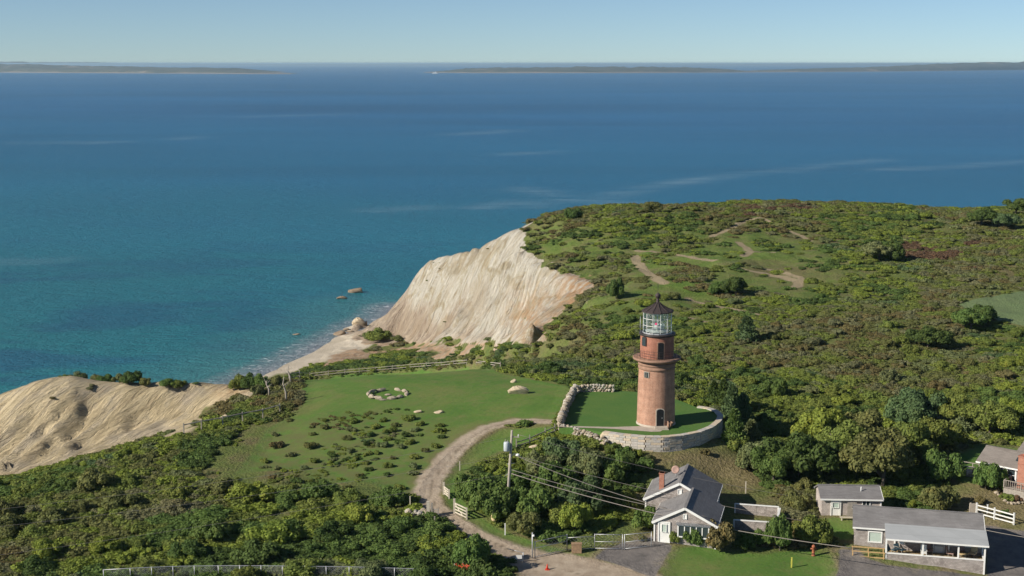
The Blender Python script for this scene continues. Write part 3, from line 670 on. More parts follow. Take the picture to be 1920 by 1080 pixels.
# ------------------------------------------------------------------ lighthouse
LP = P(1229.5, 793, YARD_Z); 
lh = empty('lighthouse', LP, 'tall red brick lighthouse with glass lantern on the walled round lawn', 'lighthouse')
NS = 64
MB().lathe([(2.34, -.6), (2.34, .12), (2.27, .2), (2.27, .22)], NS).obj('plinth', M['concrete'], lh)
MB().lathe([(2.27, .2), (2.235, 2.0), (2.18, 4.4), (2.11, 6.75)], NS, cap=False).obj('tower_shaft', M['tower'], lh)
MB().lathe([(2.10, 6.7), (2.20, 6.74), (2.20, 7.0), (2.13, 7.05), (2.13, 7.2), (2.22, 7.25), (2.22, 7.42), (2.14, 7.46), (2.14, 7.6)], NS).obj('cornice', M['brownstone'], lh)
MB().lathe([(2.14, 7.58), (2.45, 7.66), (2.80, 7.86), (2.84, 7.9), (2.84, 8.1), (2.78, 8.12), (0.1, 8.14)], NS).obj('gallery_deck', M['brownstone'], lh)
MB().lathe([(2.0, 8.14), (1.97, 10.82)], NS, cap=False).obj('watch_room', M['tower_red'], lh)
MB().lathe([(1.97, 10.72), (2.16, 10.80), (2.16, 10.98), (2.10, 11.0), (.1, 11.02)], NS).obj('lantern_deck', M['dark'], lh)
rl = MB(); n_ = 28
for zz in (8.55, 8.85, 9.15):
    ring = [(2.72 * math.cos(2 * math.pi * i / 48), 2.72 * math.sin(2 * math.pi * i / 48), zz) for i in range(49)]; rl.tube(ring, .022, 4)
rail = rl.obj('gallery_railing', M['iron'], lh)
for i in range(n_):
    a = 2 * math.pi * i / n_; MB().box((2.72 * math.cos(a), 2.72 * math.sin(a), 8.64), (.035, .035, 1.02)).obj('baluster', M['iron'], rail)
def on_cyl(ang_deg, r): a = R(-90 + ang_deg); return Matrix.Translation((r * math.cos(a), r * math.sin(a), 0)) @ Matrix.Rotation(a + R(90), 4, 'Z')
def arch(w, h, d, z0, rise=.18):
    vs = []; fr_ = [(-w / 2, 0), (w / 2, 0)] + [(w / 2 * math.cos(t * math.pi / 6), h - rise + rise * math.sin(t * math.pi / 6)) for t in range(7)]
    k = len(fr_)
    for y in (-d / 2, d / 2):
        for x, z in fr_: vs.append((x, y, z0 + z))
    return vs, [tuple(range(k)), tuple(range(2 * k - 1, k - 1, -1))] + [((i + 1) % k, i, k + i, k + (i + 1) % k) for i in range(k)]
def curved_opening(name, ang, r, w, h, z0, rise=.15, frame=M['brownstone'], fill=M['doorway']):
    T = on_cyl(ang, r)
    d = MB(); v_, f_ = arch(w + .20, h + .12, .30, z0, rise + .02); d.add(v_, f_, T); o = d.obj(name, frame, lh)
    d = MB(); v_, f_ = arch(w, h, .34, z0 + .03, rise); d.add(v_, f_, T); q = d.obj('recess' if name.endswith('frame') else 'leaf', fill, o)
    return o, T
door, T = curved_opening('door', 6.5, 2.18, .82, 2.0, .22, .22, M['concrete'])
MB().box((.22, -.20, 1.2), (.06, .06, .16), T).obj('handle', M['metal'], door)
door2, T = curved_opening('door', 6.5, 1.93, .66, 1.95, 8.17, .10, M['brownstone'])
wnd, T = curved_opening('window', -54, 1.92, .50, .95, 9.62, .06, M['dark'], M['glass'])
wnd, T = curved_opening('window', -39, 2.04, .50, .62, 5.9, .02, M['weathered'], M['glass'])
MB().box((0, -.2, 6.22), (.05, .04, .6), T).obj('muntin', M['weathered'], wnd)
# entrance steps and flared wing walls
MB().box((0.35, -2.65, .08), (1.5, 1.0, .3)).box((0.35, -3.05, .0), (1.7, .5, .2)).obj('steps', M['concrete'], lh)
MB().beam((1.15, -2.2, .5), (1.25, -2.85, .35), .12, .7).beam((1.5, -1.75, .45), (1.75, -2.15, .35), .12, .6).obj('stair_wall', M['brownstone'], lh)
# lantern
NL = 12; RL = 1.70
lan = MB().lathe([(RL + .06, 11.0), (RL + .06, 11.16), (RL, 11.16), (RL, 11.0)], NL, cap=False, smooth=False).obj('lantern_base', M['metal'], lh)
for j in range(NL):
    a0 = 2 * math.pi * j / NL + R(6); a1 = 2 * math.pi * (j + 1) / NL + R(6)
    p0 = Vector((RL * math.cos(a0), RL * math.sin(a0), 0)); p1 = Vector((RL * math.cos(a1), RL * math.sin(a1), 0))
    MB().beam(p0 + Vector((0, 0, 11.1)), p0 + Vector((0, 0, 13.60)), .055, .055).obj('mullion', M['white'], lan)
    for k in range(3):
        z0 = 11.16 + k * .81; z1 = z0 + .81
        MB().add([p0 + Vector((0, 0, z0)), p1 + Vector((0, 0, z0)), p1 + Vector((0, 0, z1)), p0 + Vector((0, 0, z1))], [(0, 1, 2, 3)]).obj('pane', M['lglass'], lan)
        MB().beam(p0 + Vector((0, 0, z1)), p1 + Vector((0, 0, z1)), .04, .045).obj('glazing_bar', M['white'], lan)
bm_ = MB().lathe([(.12, 11), (.12, 11.7), (.42, 11.75), (.42, 11.85), (.1, 11.9)], 16); bm_.obj('beacon_stand', M['white'], lh)
MB().lathe([(1.45, 11.2), (1.45, 11.24), (.1, 11.26)], 20).box((0, 0, 12.0), (1.5, .14, .14)).box((.45, -.1, 11.95), (.7, .4, .2)).box((.2, .2, 11.6), (1.2, .5, .3)).box((0, 0, 12.6), (.12, .12, 1.3)).box((-.3, .1, 13.1), (1.0, .1, .1)).obj('beacon_arm', M['white'], lh)
MB().lathe([(.02, 12.0), (.12, 12.03), (.14, 12.12), (.12, 12.21), (.02, 12.24)], 16, Matrix.Translation((-.22, -.55, 0))).obj('signal_lamp', M['signal'], lh)
MB().lathe([(.03, 11.86), (.22, 11.95), (.25, 12.12), (.22, 12.28), (.03, 12.36)], 16, Matrix.Translation((.5, -.2, -.25))).obj('lens', M['lglass'], lh)
rs = []
MB().lathe([(1.90, 13.50), (1.90, 13.60), (1.83, 13.64), (1.52, 13.78), (1.05, 13.99), (.55, 14.30), (.24, 14.60), (.16, 14.78)], NL, Matrix.Rotation(R(6), 4, 'Z'), smooth=False).obj('lantern_roof', M['iron'], lh)
for j in range(NL):
    a = 2 * math.pi * j / NL + R(6); pf = [(1.90, 13.62), (1.54, 13.80), (1.07, 14.01), (.57, 14.32), (.24, 14.64)]
    MB().tube([(r_ * math.cos(a), r_ * math.sin(a), z_) for r_, z_ in pf], .035, 4).obj('roof_rib', M['iron'], lh)
MB().lathe([(.16, 14.70), (.22, 14.85), (.16, 14.95), (.12, 15.05), (.26, 15.18), (.34, 15.38), (.29, 15.56), (.13, 15.70), (.05, 15.78)], 20).obj('ventilator_ball', M['iron'], lh)
MB().tube([(0, 0, 15.8), (0, 0, 16.9)], .025, 5).obj('lightning_rod', M['dark'], lh)
lr = MB()
ring = [(2.08 * math.cos(2 * math.pi * i / 40), 2.08 * math.sin(2 * math.pi * i / 40), 11.75) for i in range(41)]
lr.tube(ring, .018, 4)
for i in range(12):
    a = 2 * math.pi * i / 12; lr.tube([(2.08 * math.cos(a), 2.08 * math.sin(a), 10.95), (2.08 * math.cos(a), 2.08 * math.sin(a), 11.76)], .018, 4)
lr.obj('lantern_railing', M['dark'], lh)
a = R(-90 - 78); MB().tube([(2.1 * math.cos(a), 2.1 * math.sin(a), 10.9), (2.1 * math.cos(a), 2.1 * math.sin(a), 13.0)], .03, 5).obj('mast', M['metal'], lh)

# ------------------------------------------------------------------ walled yard
YZ = YARD_Z
front_top = [(1048,800),(1062,801),(1085,803),(1110,807),(1132,811),(1148,813.5),(1175,817),(1210,820),(1245,820.5),(1280,817),(1310,811),(1333,802),(1347,791),(1351,781),(1343,772),(1325,766),(1308,764)]
back_pts = [(1250,742),(1200,735),(1165,733),(1150,733)]
left_pts = [(1115,731),(1080,733),(1076,740),(1068,755),(1060,772),(1054,788)]
yard = [P(a, b_, YZ) for a, b_ in front_top] + [P(a, b_, YZ) for a, b_ in back_pts + left_pts]
mb = MB(); n_ = len(yard)
cen = sum(yard, Vector()) / n_
mb.add([cen] + yard + [p_ + Vector((0, 0, -2.0)) for p_ in yard], [(0, 1 + i, 1 + (i + 1) % n_) for i in range(n_)] + [(1 + i, 1 + n_ + i, 1 + n_ + (i + 1) % n_, 1 + (i + 1) % n_) for i in range(n_)])
struct(mb.obj('yard_lawn', M['yardgrass']))
# path across it
pa_ = [(1046,797.5),(1100,799.5),(1150,800.5),(1200,799),(1214,797.5),(1240,797.5)]; pb = [(1243,806),(1238,809),(1222,809.5),(1190,807),(1150,804),(1100,802),(1046,800.5)]
pp = [P(a, b_, YZ + .012) for a, b_ in pa_ + pb]
struct(MB().add(pp, [tuple(range(len(pp)))][::-1]).obj('yard_path', M['concrete']))

def rock_mesh(name, seed, mat, n1=7, n2=5, flat=.0):
    rng = random.Random(seed); vs = []; fs = []
    ax = [Vector((rng.uniform(-1, 1), rng.uniform(-1, 1), rng.uniform(-1, 1))).normalized() for _ in range(7)]; cut = [rng.uniform(.48, .85) for _ in ax]
    for j in range(n2 + 1):
        th = math.pi * j / n2
        for i in range(n1):
            ph = 2 * math.pi * i / n1 + j * .3
            v_ = Vector((math.sin(th) * math.cos(ph), math.sin(th) * math.sin(ph), math.cos(th)))
            v_ *= 1 + rng.uniform(-.08, .08)
            for q, c0 in zip(ax, cut):
                d_ = v_.dot(q)
                if d_ > c0: v_ -= q * (d_ - c0)
            vs.append(v_)
    for j in range(n2):
        for i in range(n1): fs.append((j * n1 + i, (j + 1) * n1 + i, (j + 1) * n1 + (i + 1) % n1, j * n1 + (i + 1) % n1))
    return MB().add(vs, fs).mesh(name, mat)
stones = [rock_mesh('stone', 100 + k, M['stone']) for k in range(7)] + [rock_mesh('stone', 200 + k, M['block']) for k in range(4)]
def dry_wall(label, pts, h, courses, th=.55, step=.40, lift=0.0):
    root = empty('dry_stone_wall', pts[0], label, 'stone wall')
    for i in range(len(pts) - 1):
        a, b_ = pts[i], pts[i + 1]; L = (b_ - a).length; k = max(1, int(L / step)); ang = math.atan2(b_.y - a.y, b_.x - a.x)
        for c_ in range(courses):
            for j in range(k):
                t = (j + .5 + (c_ % 2) * .4 - .2 + random.uniform(-.12, .12)) / k
                p_ = a.lerp(b_, t); hh = h / courses
                zz = p_.z - .12 + hh * (c_ + .45) + random.uniform(-.04, .04)
                if c_ == courses - 1 and random.random() < .12: continue
                s_ = random.uniform(.85, 1.25)
                off = Vector((-math.sin(ang), math.cos(ang), 0)) * random.uniform(-.09, .09)
                inst('stone', random.choice(stones), root, Vector((p_.x, p_.y, zz)) + off - pts[0], (random.uniform(-.3, .3), random.uniform(-.3, .3), ang + random.uniform(-.25, .25)),
                     (step * .66 * s_, th * .58 * random.uniform(.9, 1.1), hh * .78 * random.uniform(.85, 1.25)))
    return root
lw = [P(a, b_, YZ) for a, b_ in [(1050,799),(1055,786),(1061,770),(1069,753),(1078,737)]]
dry_wall('tumbled dry stone wall running from the gate to the far corner of the lighthouse lawn', lw, 1.25, 4, .75)
dry_wall('short low dry stone wall closing the back of the lighthouse lawn', [P(1082,735.5,YZ), P(1115,733.5,YZ), P(1152,735,YZ)], 1.05, 4)
fw = [P(a, b_, 37.3) for a, b_ in [(1047,809),(1070,811),(1100,817),(1138,827)]]
for i, p_ in enumerate(fw): p_.z = [37.15, 36.95, 36.75, 36.55][i]
dry_wall('rough dry stone wall below the yard path, joining the coursed retaining wall', fw, 1.25, 5, .6, .40)
inst_p = P(1049, 801, YZ)
# coursed retaining wall: blocks as parts
top = [P(a, b_, YZ) for a, b_ in front_top[4:]]
def resample(pts, step):
    L = [0]
    for i in range(len(pts) - 1): L.append(L[-1] + (pts[i + 1] - pts[i]).length)
    n_ = int(L[-1] / step); out = []
    for k in range(n_ + 1):
        s_ = L[-1] * k / n_; i = max(j for j in range(len(L)) if L[j] <= s_ + 1e-9); i = min(i, len(pts) - 2)
        out.append(pts[i].lerp(pts[i + 1], (s_ - L[i]) / (L[i + 1] - L[i])))
    return out
rw = empty('retaining_wall', top[0], 'curved retaining wall of pale coursed granite blocks under the lighthouse lawn', 'wall')
block_mesh = MB().box((0, 0, 0), (1, 1, 1)).mesh('block', M['block'])
blocks = []
for k in range(4):
    mm = plain('granite_block', [(.52, .47, .385), (.40, .385, .345), (.54, .45, .335), (.47, .44, .40)][k], .85, .22, 2.0, bump_=.03); blocks.append(MB().box((0, 0, 0), (1, 1, 1)).mesh('block', mm))
rp = resample(top, .85); rp2 = resample(top, .7)
for c_ in range(7):
    src = rp if c_ % 2 else rp2; zc = YZ + .06 - .30 * (c_ + .5)
    for i in range(len(src) - 1):
        a, b_ = src[i], src[i + 1]; m_ = (a + b_) / 2
        if zc < float(H(m_.x, m_.y)) - .5 and c_ > 2: continue
        ang = math.atan2(b_.y - a.y, b_.x - a.x)
        inst('block', random.choice(blocks), rw, (m_.x - top[0].x + random.uniform(-.02, .02), m_.y - top[0].y + random.uniform(-.02, .02), zc - top[0].z), (0, 0, ang), ((b_ - a).length - .03, .6, .30 - .025))
core = MB()
for i in range(len(rp) - 1):
    a, b_ = rp[i].copy(), rp[i + 1].copy(); a.z = b_.z = YZ - .95
    core.beam(a - top[0], b_ - top[0], .40, 1.9)
core.obj('core', M['dirt'], rw)
for i in range(len(rp) - 1):
    a, b_ = rp[i], rp[i + 1]; m_ = (a + b_) / 2; ang = math.atan2(b_.y - a.y, b_.x - a.x)
    inst('coping_stone', random.choice(blocks), rw, (m_.x - top[0].x, m_.y - top[0].y, YZ + .11 - top[0].z), (0, 0, ang + random.uniform(-.03, .03)), ((b_ - a).length - .02, .7, .1))
bou = [rock_mesh('boulder', 300 + k, M['sandstone'], 16, 11) for k in range(3)]
def boulder(px, py, w, h, label, z=None, k=0, d=None, rz=0, mat=None):
    p_ = G(px, py) if z is None else P(px, py, z)
    o = inst('boulder', bou[k], None, p_ + Vector((0, 0, h * .28)), (0, 0, rz), (w / 2 * 1.15, (d or w * .7) / 2 * 1.15, h * .62)); tag(o, label, 'boulder')
    if mat: o.data = o.data.copy(); o.data.materials[0] = mat
    return o
boulder(972, 738, 2.5, 1.15, 'largest pale boulder on the big lawn', k=0, d=1.4, rz=.1)
boulder(963, 717, .8, .55, 'small round white stone behind the largest lawn boulder', k=1)
boulder(785, 773, 1.1, .38, 'flat white stone on the lawn, the one nearer the stone ring', k=2)
boulder(823, 774, 1.15, .38, 'flat white stone on the lawn, the one nearer the dirt road', k=1)
boulder(1131, 826, 1.1, 1.1, 'upper pale orange boulder where the two yard walls meet', k=0, rz=1)
boulder(1128, 838, .9, .75, 'lower pale orange boulder under the wall joint', k=1)
boulder(1001, 842, 1.1, .7, 'pale rock in the scrub beside the split rail fence posts', k=2)
boulder(420, 790, 1.4, 1.0, 'pinkish rock poking out behind the cliff-side rail fence', k=1)
boulder(1053, 797, .7, 1.5, 'upright grey standing stone at the gap of the tumbled wall', z=YZ-.1, k=2, d=.5, mat=M['block'])
# stone ring
rc = G(727, 741)
ringr = empty('stone_ring', rc, 'low ring of long pale seat stones on the big lawn', 'stone ring')
for k, (a0, a1) in enumerate([(200, 262), (275, 330), (340, 20), (25, 75), (100, 165), (168, 196)]):
    a1 = a1 + 360 if a1 < a0 else a1
    nseg = 2 if a1 - a0 > 40 else 1
    for q in range(nseg):
        b0 = R(a0 + (a1 - a0) * q / nseg); b1 = R(a0 + (a1 - a0) * (q + 1) / nseg); am = (b0 + b1) / 2; rr = 2.55
        inst('stone', stones[(k * 2 + q) % 7], ringr, (rr * math.cos(am), rr * math.sin(am), .2), (0, 0, am + R(90)), (rr * (b1 - b0) * .66, .34, .30))
inst('stone', stones[3], ringr, (.1, -.1, .08), (0, 0, .3), (.65, .35, .16))
inst('stone', stones[5], ringr, (-.35, -2.75, .05), (0, 0, .2), (.6, .22, .14))
# beach rocks
boulder(672, 611, 3.6, 2.9, 'largest boulder standing at the waterline below the white cliff', z=0.3, k=0, d=3)
boulder(684, 610, 2.2, 1.8, 'brown rock leaning behind the largest beach boulder', z=0.3, k=2, mat=M['wetrock'])
boulder(637, 628, 3.4, 1.6, 'ochre rock awash in the shallows off the beach', z=0, k=1, mat=M['wetrock'])
boulder(650, 619, 2.0, .8, 'low dark rock in the surf between the beach boulders', z=0, k=2, mat=M['wetrock'])
boulder(642, 636, 2.2, .4, 'flat dark rock barely above the surf line', z=0, k=0, mat=M['wetrock'])
boulder(656, 622, 2.4, .4, 'second flat dark rock barely above the surf', z=0, k=1, mat=M['wetrock'])
boulder(669, 549, 5.6, 2.4, 'wedge shaped brown rock alone in deep water off the cliff', z=-.2, k=2, d=3, mat=M['wetrock'])
boulder(641, 561, 3.4, 1.2, 'small low rock in the water beside the wedge shaped one', z=-.2, k=0, d=2, mat=M['wetrock'])
boulder(556, 627, 2.2, .35, 'dark rock just breaking the surface off the beach', z=0, k=1, mat=M['wetrock'])

# ------------------------------------------------------------------ fences, gates, poles
def rail_fence(name, label, pts, h=1.2, rails=(.45, .95), mat='weathered', post=.13, rail=(.05, .12), cat='fence', post_extra=.1, group=None):
    root = empty(name, pts[0], label, cat, group=group); o0 = pts[0]
    for p_ in pts: MB().box((0, 0, (h + post_extra) / 2 - .2), (post, post, h + post_extra + .4), Matrix.Translation(p_ - o0)).obj('post', M[mat], root)
    for i in range(len(pts) - 1):
        for z_ in rails: MB().beam(pts[i] - o0 + Vector((0, 0, z_)), pts[i + 1] - o0 + Vector((0, 0, z_)), *rail).obj('rail', M[mat], root)
    return root
fp = [G(a, b_) for a, b_ in [(540,717),(560,714),(580,711.5),(615,708),(646,705),(673,703),(703,700.5),(735,698),(768,695.5),(799,693),(827,690.5),(850,689),(875,687)]]
fp = [on(p_.x + .0, p_.y + .9) for p_ in fp]
rail_fence('rail_fence', 'long two-rail wooden fence along the sea side of the lawn', fp, 1.35, (.55, 1.15))
rail_fence('rail_fence', 'grey rails angling down to the beach path beyond the lawn corner', [on(p_.x, p_.y) for p_ in [G(893,683), G(915,686), G(938,692)]], 1.0, (.45, .85), 'deadwood', rail=(.08, .12))
rail_fence('rail_fence', 'lone long rail fence half buried in scrub above the clay bluff', [G(a, b_) for a, b_ in [(345,818),(378,811),(418,804),(455,796),(493,789),(525,780)]], 1.55, (1.45,), 'weathered', rail=(.10, .12))
rail_fence('rail_fence', 'short weathered fence with square posts climbing to the wall behind the utility pole', [G(a, b_) for a, b_ in [(968,842),(993,834),(1022,821),(1040,813),(1055,806)]], 1.1, (.35, .8))
for (px, py, hh, mt_, lb) in [(1104, 830, 1.3, 'palewood', 'thin pale stake in front of the rough dry stone wall'), (862, 882, 1.0, 'palewood', 'squat wooden post in the bushes above the white gates'), (769, 952, 1.2, 'palewood', 'wooden post beside the dirt road opposite the gates'),
                          (947, 1003, 1.15, 'white', 'white marker post on the road verge below the thicket'), (1398, 925, 1.3, 'palewood', 'stout pale post standing in the dry grass behind the double cottage'),
                          (1484, 1064, .95, 'yellow', 'thin yellow stake in the front lawn'), (874, 1075, 1.1, 'blue', 'blue stake beside the orange netting'), (1781+70, 962, .9, 'white', 'stubby white post rising behind the porch house roof ridge'),
                          (815, 985, .9, 'weathered', 'short grey post in the weeds by the stone gate pillar')]:
    p_ = G(px, py); tag(MB().box((0, 0, hh / 2 - .15), (.11, .11, hh + .3)).box((0, 0, hh + .02), (.14, .14, .04)).obj('post', M[mt_], None, Matrix.Translation(p_)), lb, 'post')
# white gates by the road
def gate(label, a, b_, mat='palewood', h=1.25, bars=4):
    root = empty('field_gate', a, label, 'gate'); d_ = b_ - a
    MB().box((0, 0, h / 2 + .08), (.22, .22, h + .5)).obj('gate_post', M[mat], root)
    MB().box((0, 0, h / 2), (.16, .16, h), Matrix.Translation(d_)).obj('gate_post', M[mat], root)
    for k in range(bars):
        z_ = .2 + (h - .3) * k / (bars - 1); MB().beam((0, 0, z_), d_ + Vector((0, 0, z_)), .06, .13).obj('bar', M[mat], root)
    MB().beam((0, 0, .95 * h), d_ * .65 + Vector((0, 0, .25)), .05, .1).obj('brace', M[mat], root)
gate('smaller bleached wooden gate panel at the road bend', G(832, 927), G(842, 935), h=1.0)
gate('larger bleached wooden gate swung open on the verge below the bend', G(852, 963), G(875, 974))
root = empty('gate_pillar', G(803, 968), 'pair of tall bleached gate posts beside the stone heap', 'gate post')
MB().box((0, 0, .75), (.32, .3, 1.7)).obj('post', M['palewood'], root); MB().box((.38, -.1, .7), (.2, .25, 1.5)).obj('post', M['weathered'], root)
gp = G(818, 970); gate_b = G(824, 972)
rail_fence('side_gate', 'small dark gate stub attached beside the tall gate posts', [G(811, 969), G(822, 970)], .9, (.3, .55, .8), 'weathered', .12, cat='gate')
heap = empty('stone_heap', G(790, 968), 'heap of pale field stones left of the tall gate posts', 'stone heap')
for k in range(16): inst('stone', random.choice(stones), heap, (random.uniform(-1.6, .6), random.uniform(-.5, .5), random.uniform(.05, .5)), (random.random(), random.random(), random.random() * 6), random.uniform(.25, .42))
# chain link / tube gates along the road
def tube_gate(label, a, b_, h=1.5, mids=(.75,), mat='metal', r=.035, diag=False):
    root = empty('tube_gate', a, label, 'gate'); d_ = b_ - a
    for q in (Vector(), d_): MB().tube([q + Vector((0, 0, -.2)), q + Vector((0, 0, h))], r * 1.3).obj('gate_post', M[mat], root)
    for z_ in (h - .06,) + tuple(mids) + (.12,): MB().tube([Vector((0, 0, z_)), d_ + Vector((0, 0, z_))], r).obj('tube', M[mat], root)
    mesh = MB(); L = d_.length; k = int(L / .35)
    for i in range(k):
        t0 = i / k; t1 = min(1, t0 + h / L)
        mesh.tube([d_ * t0 + Vector((0, 0, .12)), d_ * t1 + Vector((0, 0, .12 + (h - .2) * (t1 - t0) * L / h))], .006, 3)
        mesh.tube([d_ * t0 + Vector((0, 0, h - .06)), d_ * t1 + Vector((0, 0, h - .06 - (h - .2) * (t1 - t0) * L / h))], .006, 3)
    w_ = mesh.obj('wire_mesh', M[mat], root); w_['kind'] = 'stuff'
    return root
q0, q1, q2, q3, q4 = G(1003, 1046), G(1063, 1033), G(1115, 1030), G(1167, 1031), G(1221, 1026)
tube_gate('galvanised tube gate between the tall lamp-like post and the thicket', q0, q1, 1.7, (1.0,))
tube_gate('sagging wire fence section between the two tube gates', q1, q2, 1.4, ())
tube_gate('galvanised gate leaf across the cottage driveway, the one nearer the thicket', q2, q3, 1.6, (.8,))
tube_gate('galvanised gate leaf across the driveway, the one nearer the cottage door', q3 + Vector((.2, 0, 0)), q4, 1.6, (.8,))
pl = empty('gate_mast', q0 + Vector((-.25, -.1, 0)), 'tall grey steel mast with a round reflector at the road edge', 'post')
MB().tube([(0, 0, -.2), (0, 0, 2.6)], .06, 8).obj('shaft', M['metal'], pl); MB().lathe([(.02, -.05), (.12, -.03), (.12, .03), (.02, .05)], 12, Matrix.Translation((.12, -.1, 2.3)) @ Matrix.Rotation(R(90), 4, 'X')).obj('reflector', M['white'], pl)
sg = G(940, 1052)
bg_ = empty('barrier_gate', sg, 'low white tube barrier lying across the shaded road with a blank sign', 'barrier')
e0 = Vector((0, 0, 0)); e1 = G(981, 1054) - sg
MB().tube([e0 + Vector((.6, .8, .95)), e1 + Vector((0, 0, .95))], .035).obj('tube', M['metal'], bg_)
MB().tube([e0 + Vector((.2, .2, .3)), e1 + Vector((0, 0, .15))], .035).obj('tube', M['metal'], bg_)
MB().tube([e1 + Vector((0, 0, 0)), e1 + Vector((0, 0, 1.0))], .045).obj('gate_post', M['metal'], bg_)
MB().box(e1 + Vector((-.42, -.08, .55)), (.62, .03, .36)).obj('sign_plate', M['white'], bg_)
p_ = G(1026, 1068); hy = empty('traffic_cone', p_, 'small red traffic cone standing on the dirt road', 'cone')
MB().lathe([(.14, 0.04), (.03, .55)], 14).obj('cone_body', M['red'], hy); MB().box((0, 0, .02), (.42, .42, .04)).obj('cone_base', M['red'], hy)
p_ = G(1525, 1042); fh = empty('hydrant', p_, 'rust red hydrant on the far edge of the front lawn', 'hydrant')
MB().lathe([(.2, 0), (.2, .08), (.15, .1), (.15, .85), (.19, .87), (.19, .95), (.13, 1.08), (.03, 1.14)], 16).obj('barrel', M['rust'], fh)
MB().tube([(-.3, 0, .72), (.3, 0, .72)], .07, 8).obj('outlet', M['rust'], fh)
p_ = G(927, 985); dr = empty('barrel', p_, 'tan barrel standing in the green thicket above the verge', 'barrel')
MB().lathe([(.26, 0), (.32, .12), (.34, .45), (.32, .78), (.26, .9)], 18).obj('barrel_body', M['tan'], dr); MB().lathe([(.24, .9), (.24, .94), (.03, .95)], 18).obj('lid', M['white'], dr)
dr.location.z += .5
p_ = G(1081, 1036); tag(MB().box((0, 0, .45), (.95, .5, .9)).box((0, 0, .93), (1.05, .6, .06)).obj('crate', M['dirt'], None, Matrix.Translation(p_)), 'brown wooden crate behind the wire fence section', 'crate')
# orange safety netting
na, nb = G(852, 1066), G(884, 1082); nf = empty('safety_netting', na, 'sagging orange safety netting at the edge of the thicket', 'netting')
v_ = []; k = 16
for i in range(k + 1):
    t = i / k; q = (nb - na) * t
    for j in range(7): v_.append((q.x, q.y + .12 * math.sin(i * 1.3), q.z + j / 6 * (1.15 - .35 * math.sin(t * math.pi) + .25 * (1 - t))))
ntm = MB()
for i in range(k + 1): ntm.tube([v_[i * 7 + j] for j in range(7)], .03, 4)
for j in range(7): ntm.tube([v_[i * 7 + j] for i in range(k + 1)], .035, 4)
w_ = ntm.obj('net', M['orange'], nf); w_['kind'] = 'stuff'
for t in (0, .5, 1): MB().box((nb - na) * t + Vector((0, 0, .6)), (.07, .07, 1.5)).obj('stake', M['palewood'], nf)
# chain link fence along the near edge
cf = [G(a, b_) for a, b_ in [(195,1092),(245,1089),(285,1087),(325,1085.5),(365,1084.5),(410,1084),(450,1084),(490,1084),(530,1084.5),(572,1085),(612,1085.5),(655,1086),(697,1087),(740,1088.5),(785,1090),(820,1092)]]
clf = empty('chain_link_fence', cf[0], 'chain link fence with pale top rail along the near edge of the thicket', 'fence')
for p_ in cf: MB().tube([p_ - cf[0] + Vector((0, 0, -.1)), p_ - cf[0] + Vector((0, 0, 1.25))], .04).obj('post', M['metal'], clf)
MB().tube([p_ - cf[0] + Vector((0, 0, 1.2)) for p_ in cf], .035).obj('rail', M['metal'], clf)
wm = MB()
for i in range(len(cf) - 1):
    a, b_ = cf[i] - cf[0], cf[i + 1] - cf[0]; k = 14
    for j in range(k):
        t0, t1 = j / k, min(1, j / k + .4); hh = 1.15 * (t1 - t0) / .4
        wm.tube([a.lerp(b_, t0) + Vector((0, 0, .05)), a.lerp(b_, t1) + Vector((0, 0, .05 + hh))], .005, 3)
        wm.tube([a.lerp(b_, t0) + Vector((0, 0, 1.2)), a.lerp(b_, t1) + Vector((0, 0, 1.2 - hh))], .005, 3)
w_ = wm.obj('wire_mesh', M['metal'], clf); w_['kind'] = 'stuff'
# utility pole
pb_ = P(950, 968, 34.2); PT = Vector((.55, 0, 9.15))
up = empty('utility_pole', pb_, 'leaning wooden utility pole with transformer and street lamp above the thicket', 'utility pole')
MB().tube([(0, 0, -.5), PT * .5, PT], [.17, .15, .12], 10).obj('pole_shaft', M['deadwood'], up)
MB().beam(PT + Vector((-.1, 0, -.65)), PT + Vector((.75, 0, -.75)), .09, .1).obj('crossarm', M['deadwood'], up)
MB().lathe([(.04, 0), (.06, .15), (.03, .3)], 8, Matrix.Translation(PT + Vector((.65, 0, -.72)))).obj('insulator', M['white'], up)
tr = MB().lathe([(.28, 0), (.31, .05), (.31, .85), (.27, .93), (.05, 1.0)], 18, Matrix.Translation(PT + Vector((-.55, -.1, -2.15)))).obj('transformer', M['transformer'], up)
for dx in (-.12, .12): MB().lathe([(.05, 0), (.07, .08), (.04, .16), (.02, .3)], 8, Matrix.Translation(PT + Vector((-.55 + dx, -.1, -1.2)))).obj('bushing', M['weathered'], tr)
MB().box(PT + Vector((-.2, -.05, -1.7)), (.35, .08, .1)).obj('bracket', M['metal'], tr)
la = MB().tube([PT + Vector((-.15, 0, -2.9)), PT + Vector((.2, 0, -2.5)), PT + Vector((.45, 0, -2.5))], .04, 6).obj('lamp_arm', M['metal'], up)
MB().lathe([(.02, .1), (.14, .06), (.24, -.08), (.22, -.1), (.02, -.1)], 14, Matrix.Translation(PT + Vector((.6, 0, -2.55)))).obj('lamp_head', M['white'], la)
MB().tube([PT * .62 + Vector((-.3, 0, -.1)), PT * .62 + Vector((.5, 0, 0))], .035, 5).tube([PT * .52 + Vector((-.5, 0, -.5)), PT * .52 + Vector((.25, 0, .1))], .025, 4).obj('cable_bracket', M['metal'], up)
def cable(label, a, b_, sag, r=.03, n_=24, group=None):
    pts = []
    for i in range(n_ + 1):
        t = i / n_; q = a.lerp(b_, t); q.z -= sag * 4 * t * (1 - t); pts.append(q)
    return tag(MB().tube(pts, r, 5).obj('overhead_cable', M['wire']), label, 'cable', group)
T_ = lambda z_, dx=0: pb_ + PT * (z_ / 9.15) + Vector((dx, 0, 0))
def atdepth(px, py, y):
    r_ = ray(px, py); t = y / r_.y; return Vector((r_.x * t, y, CAMZ + r_.z * t))
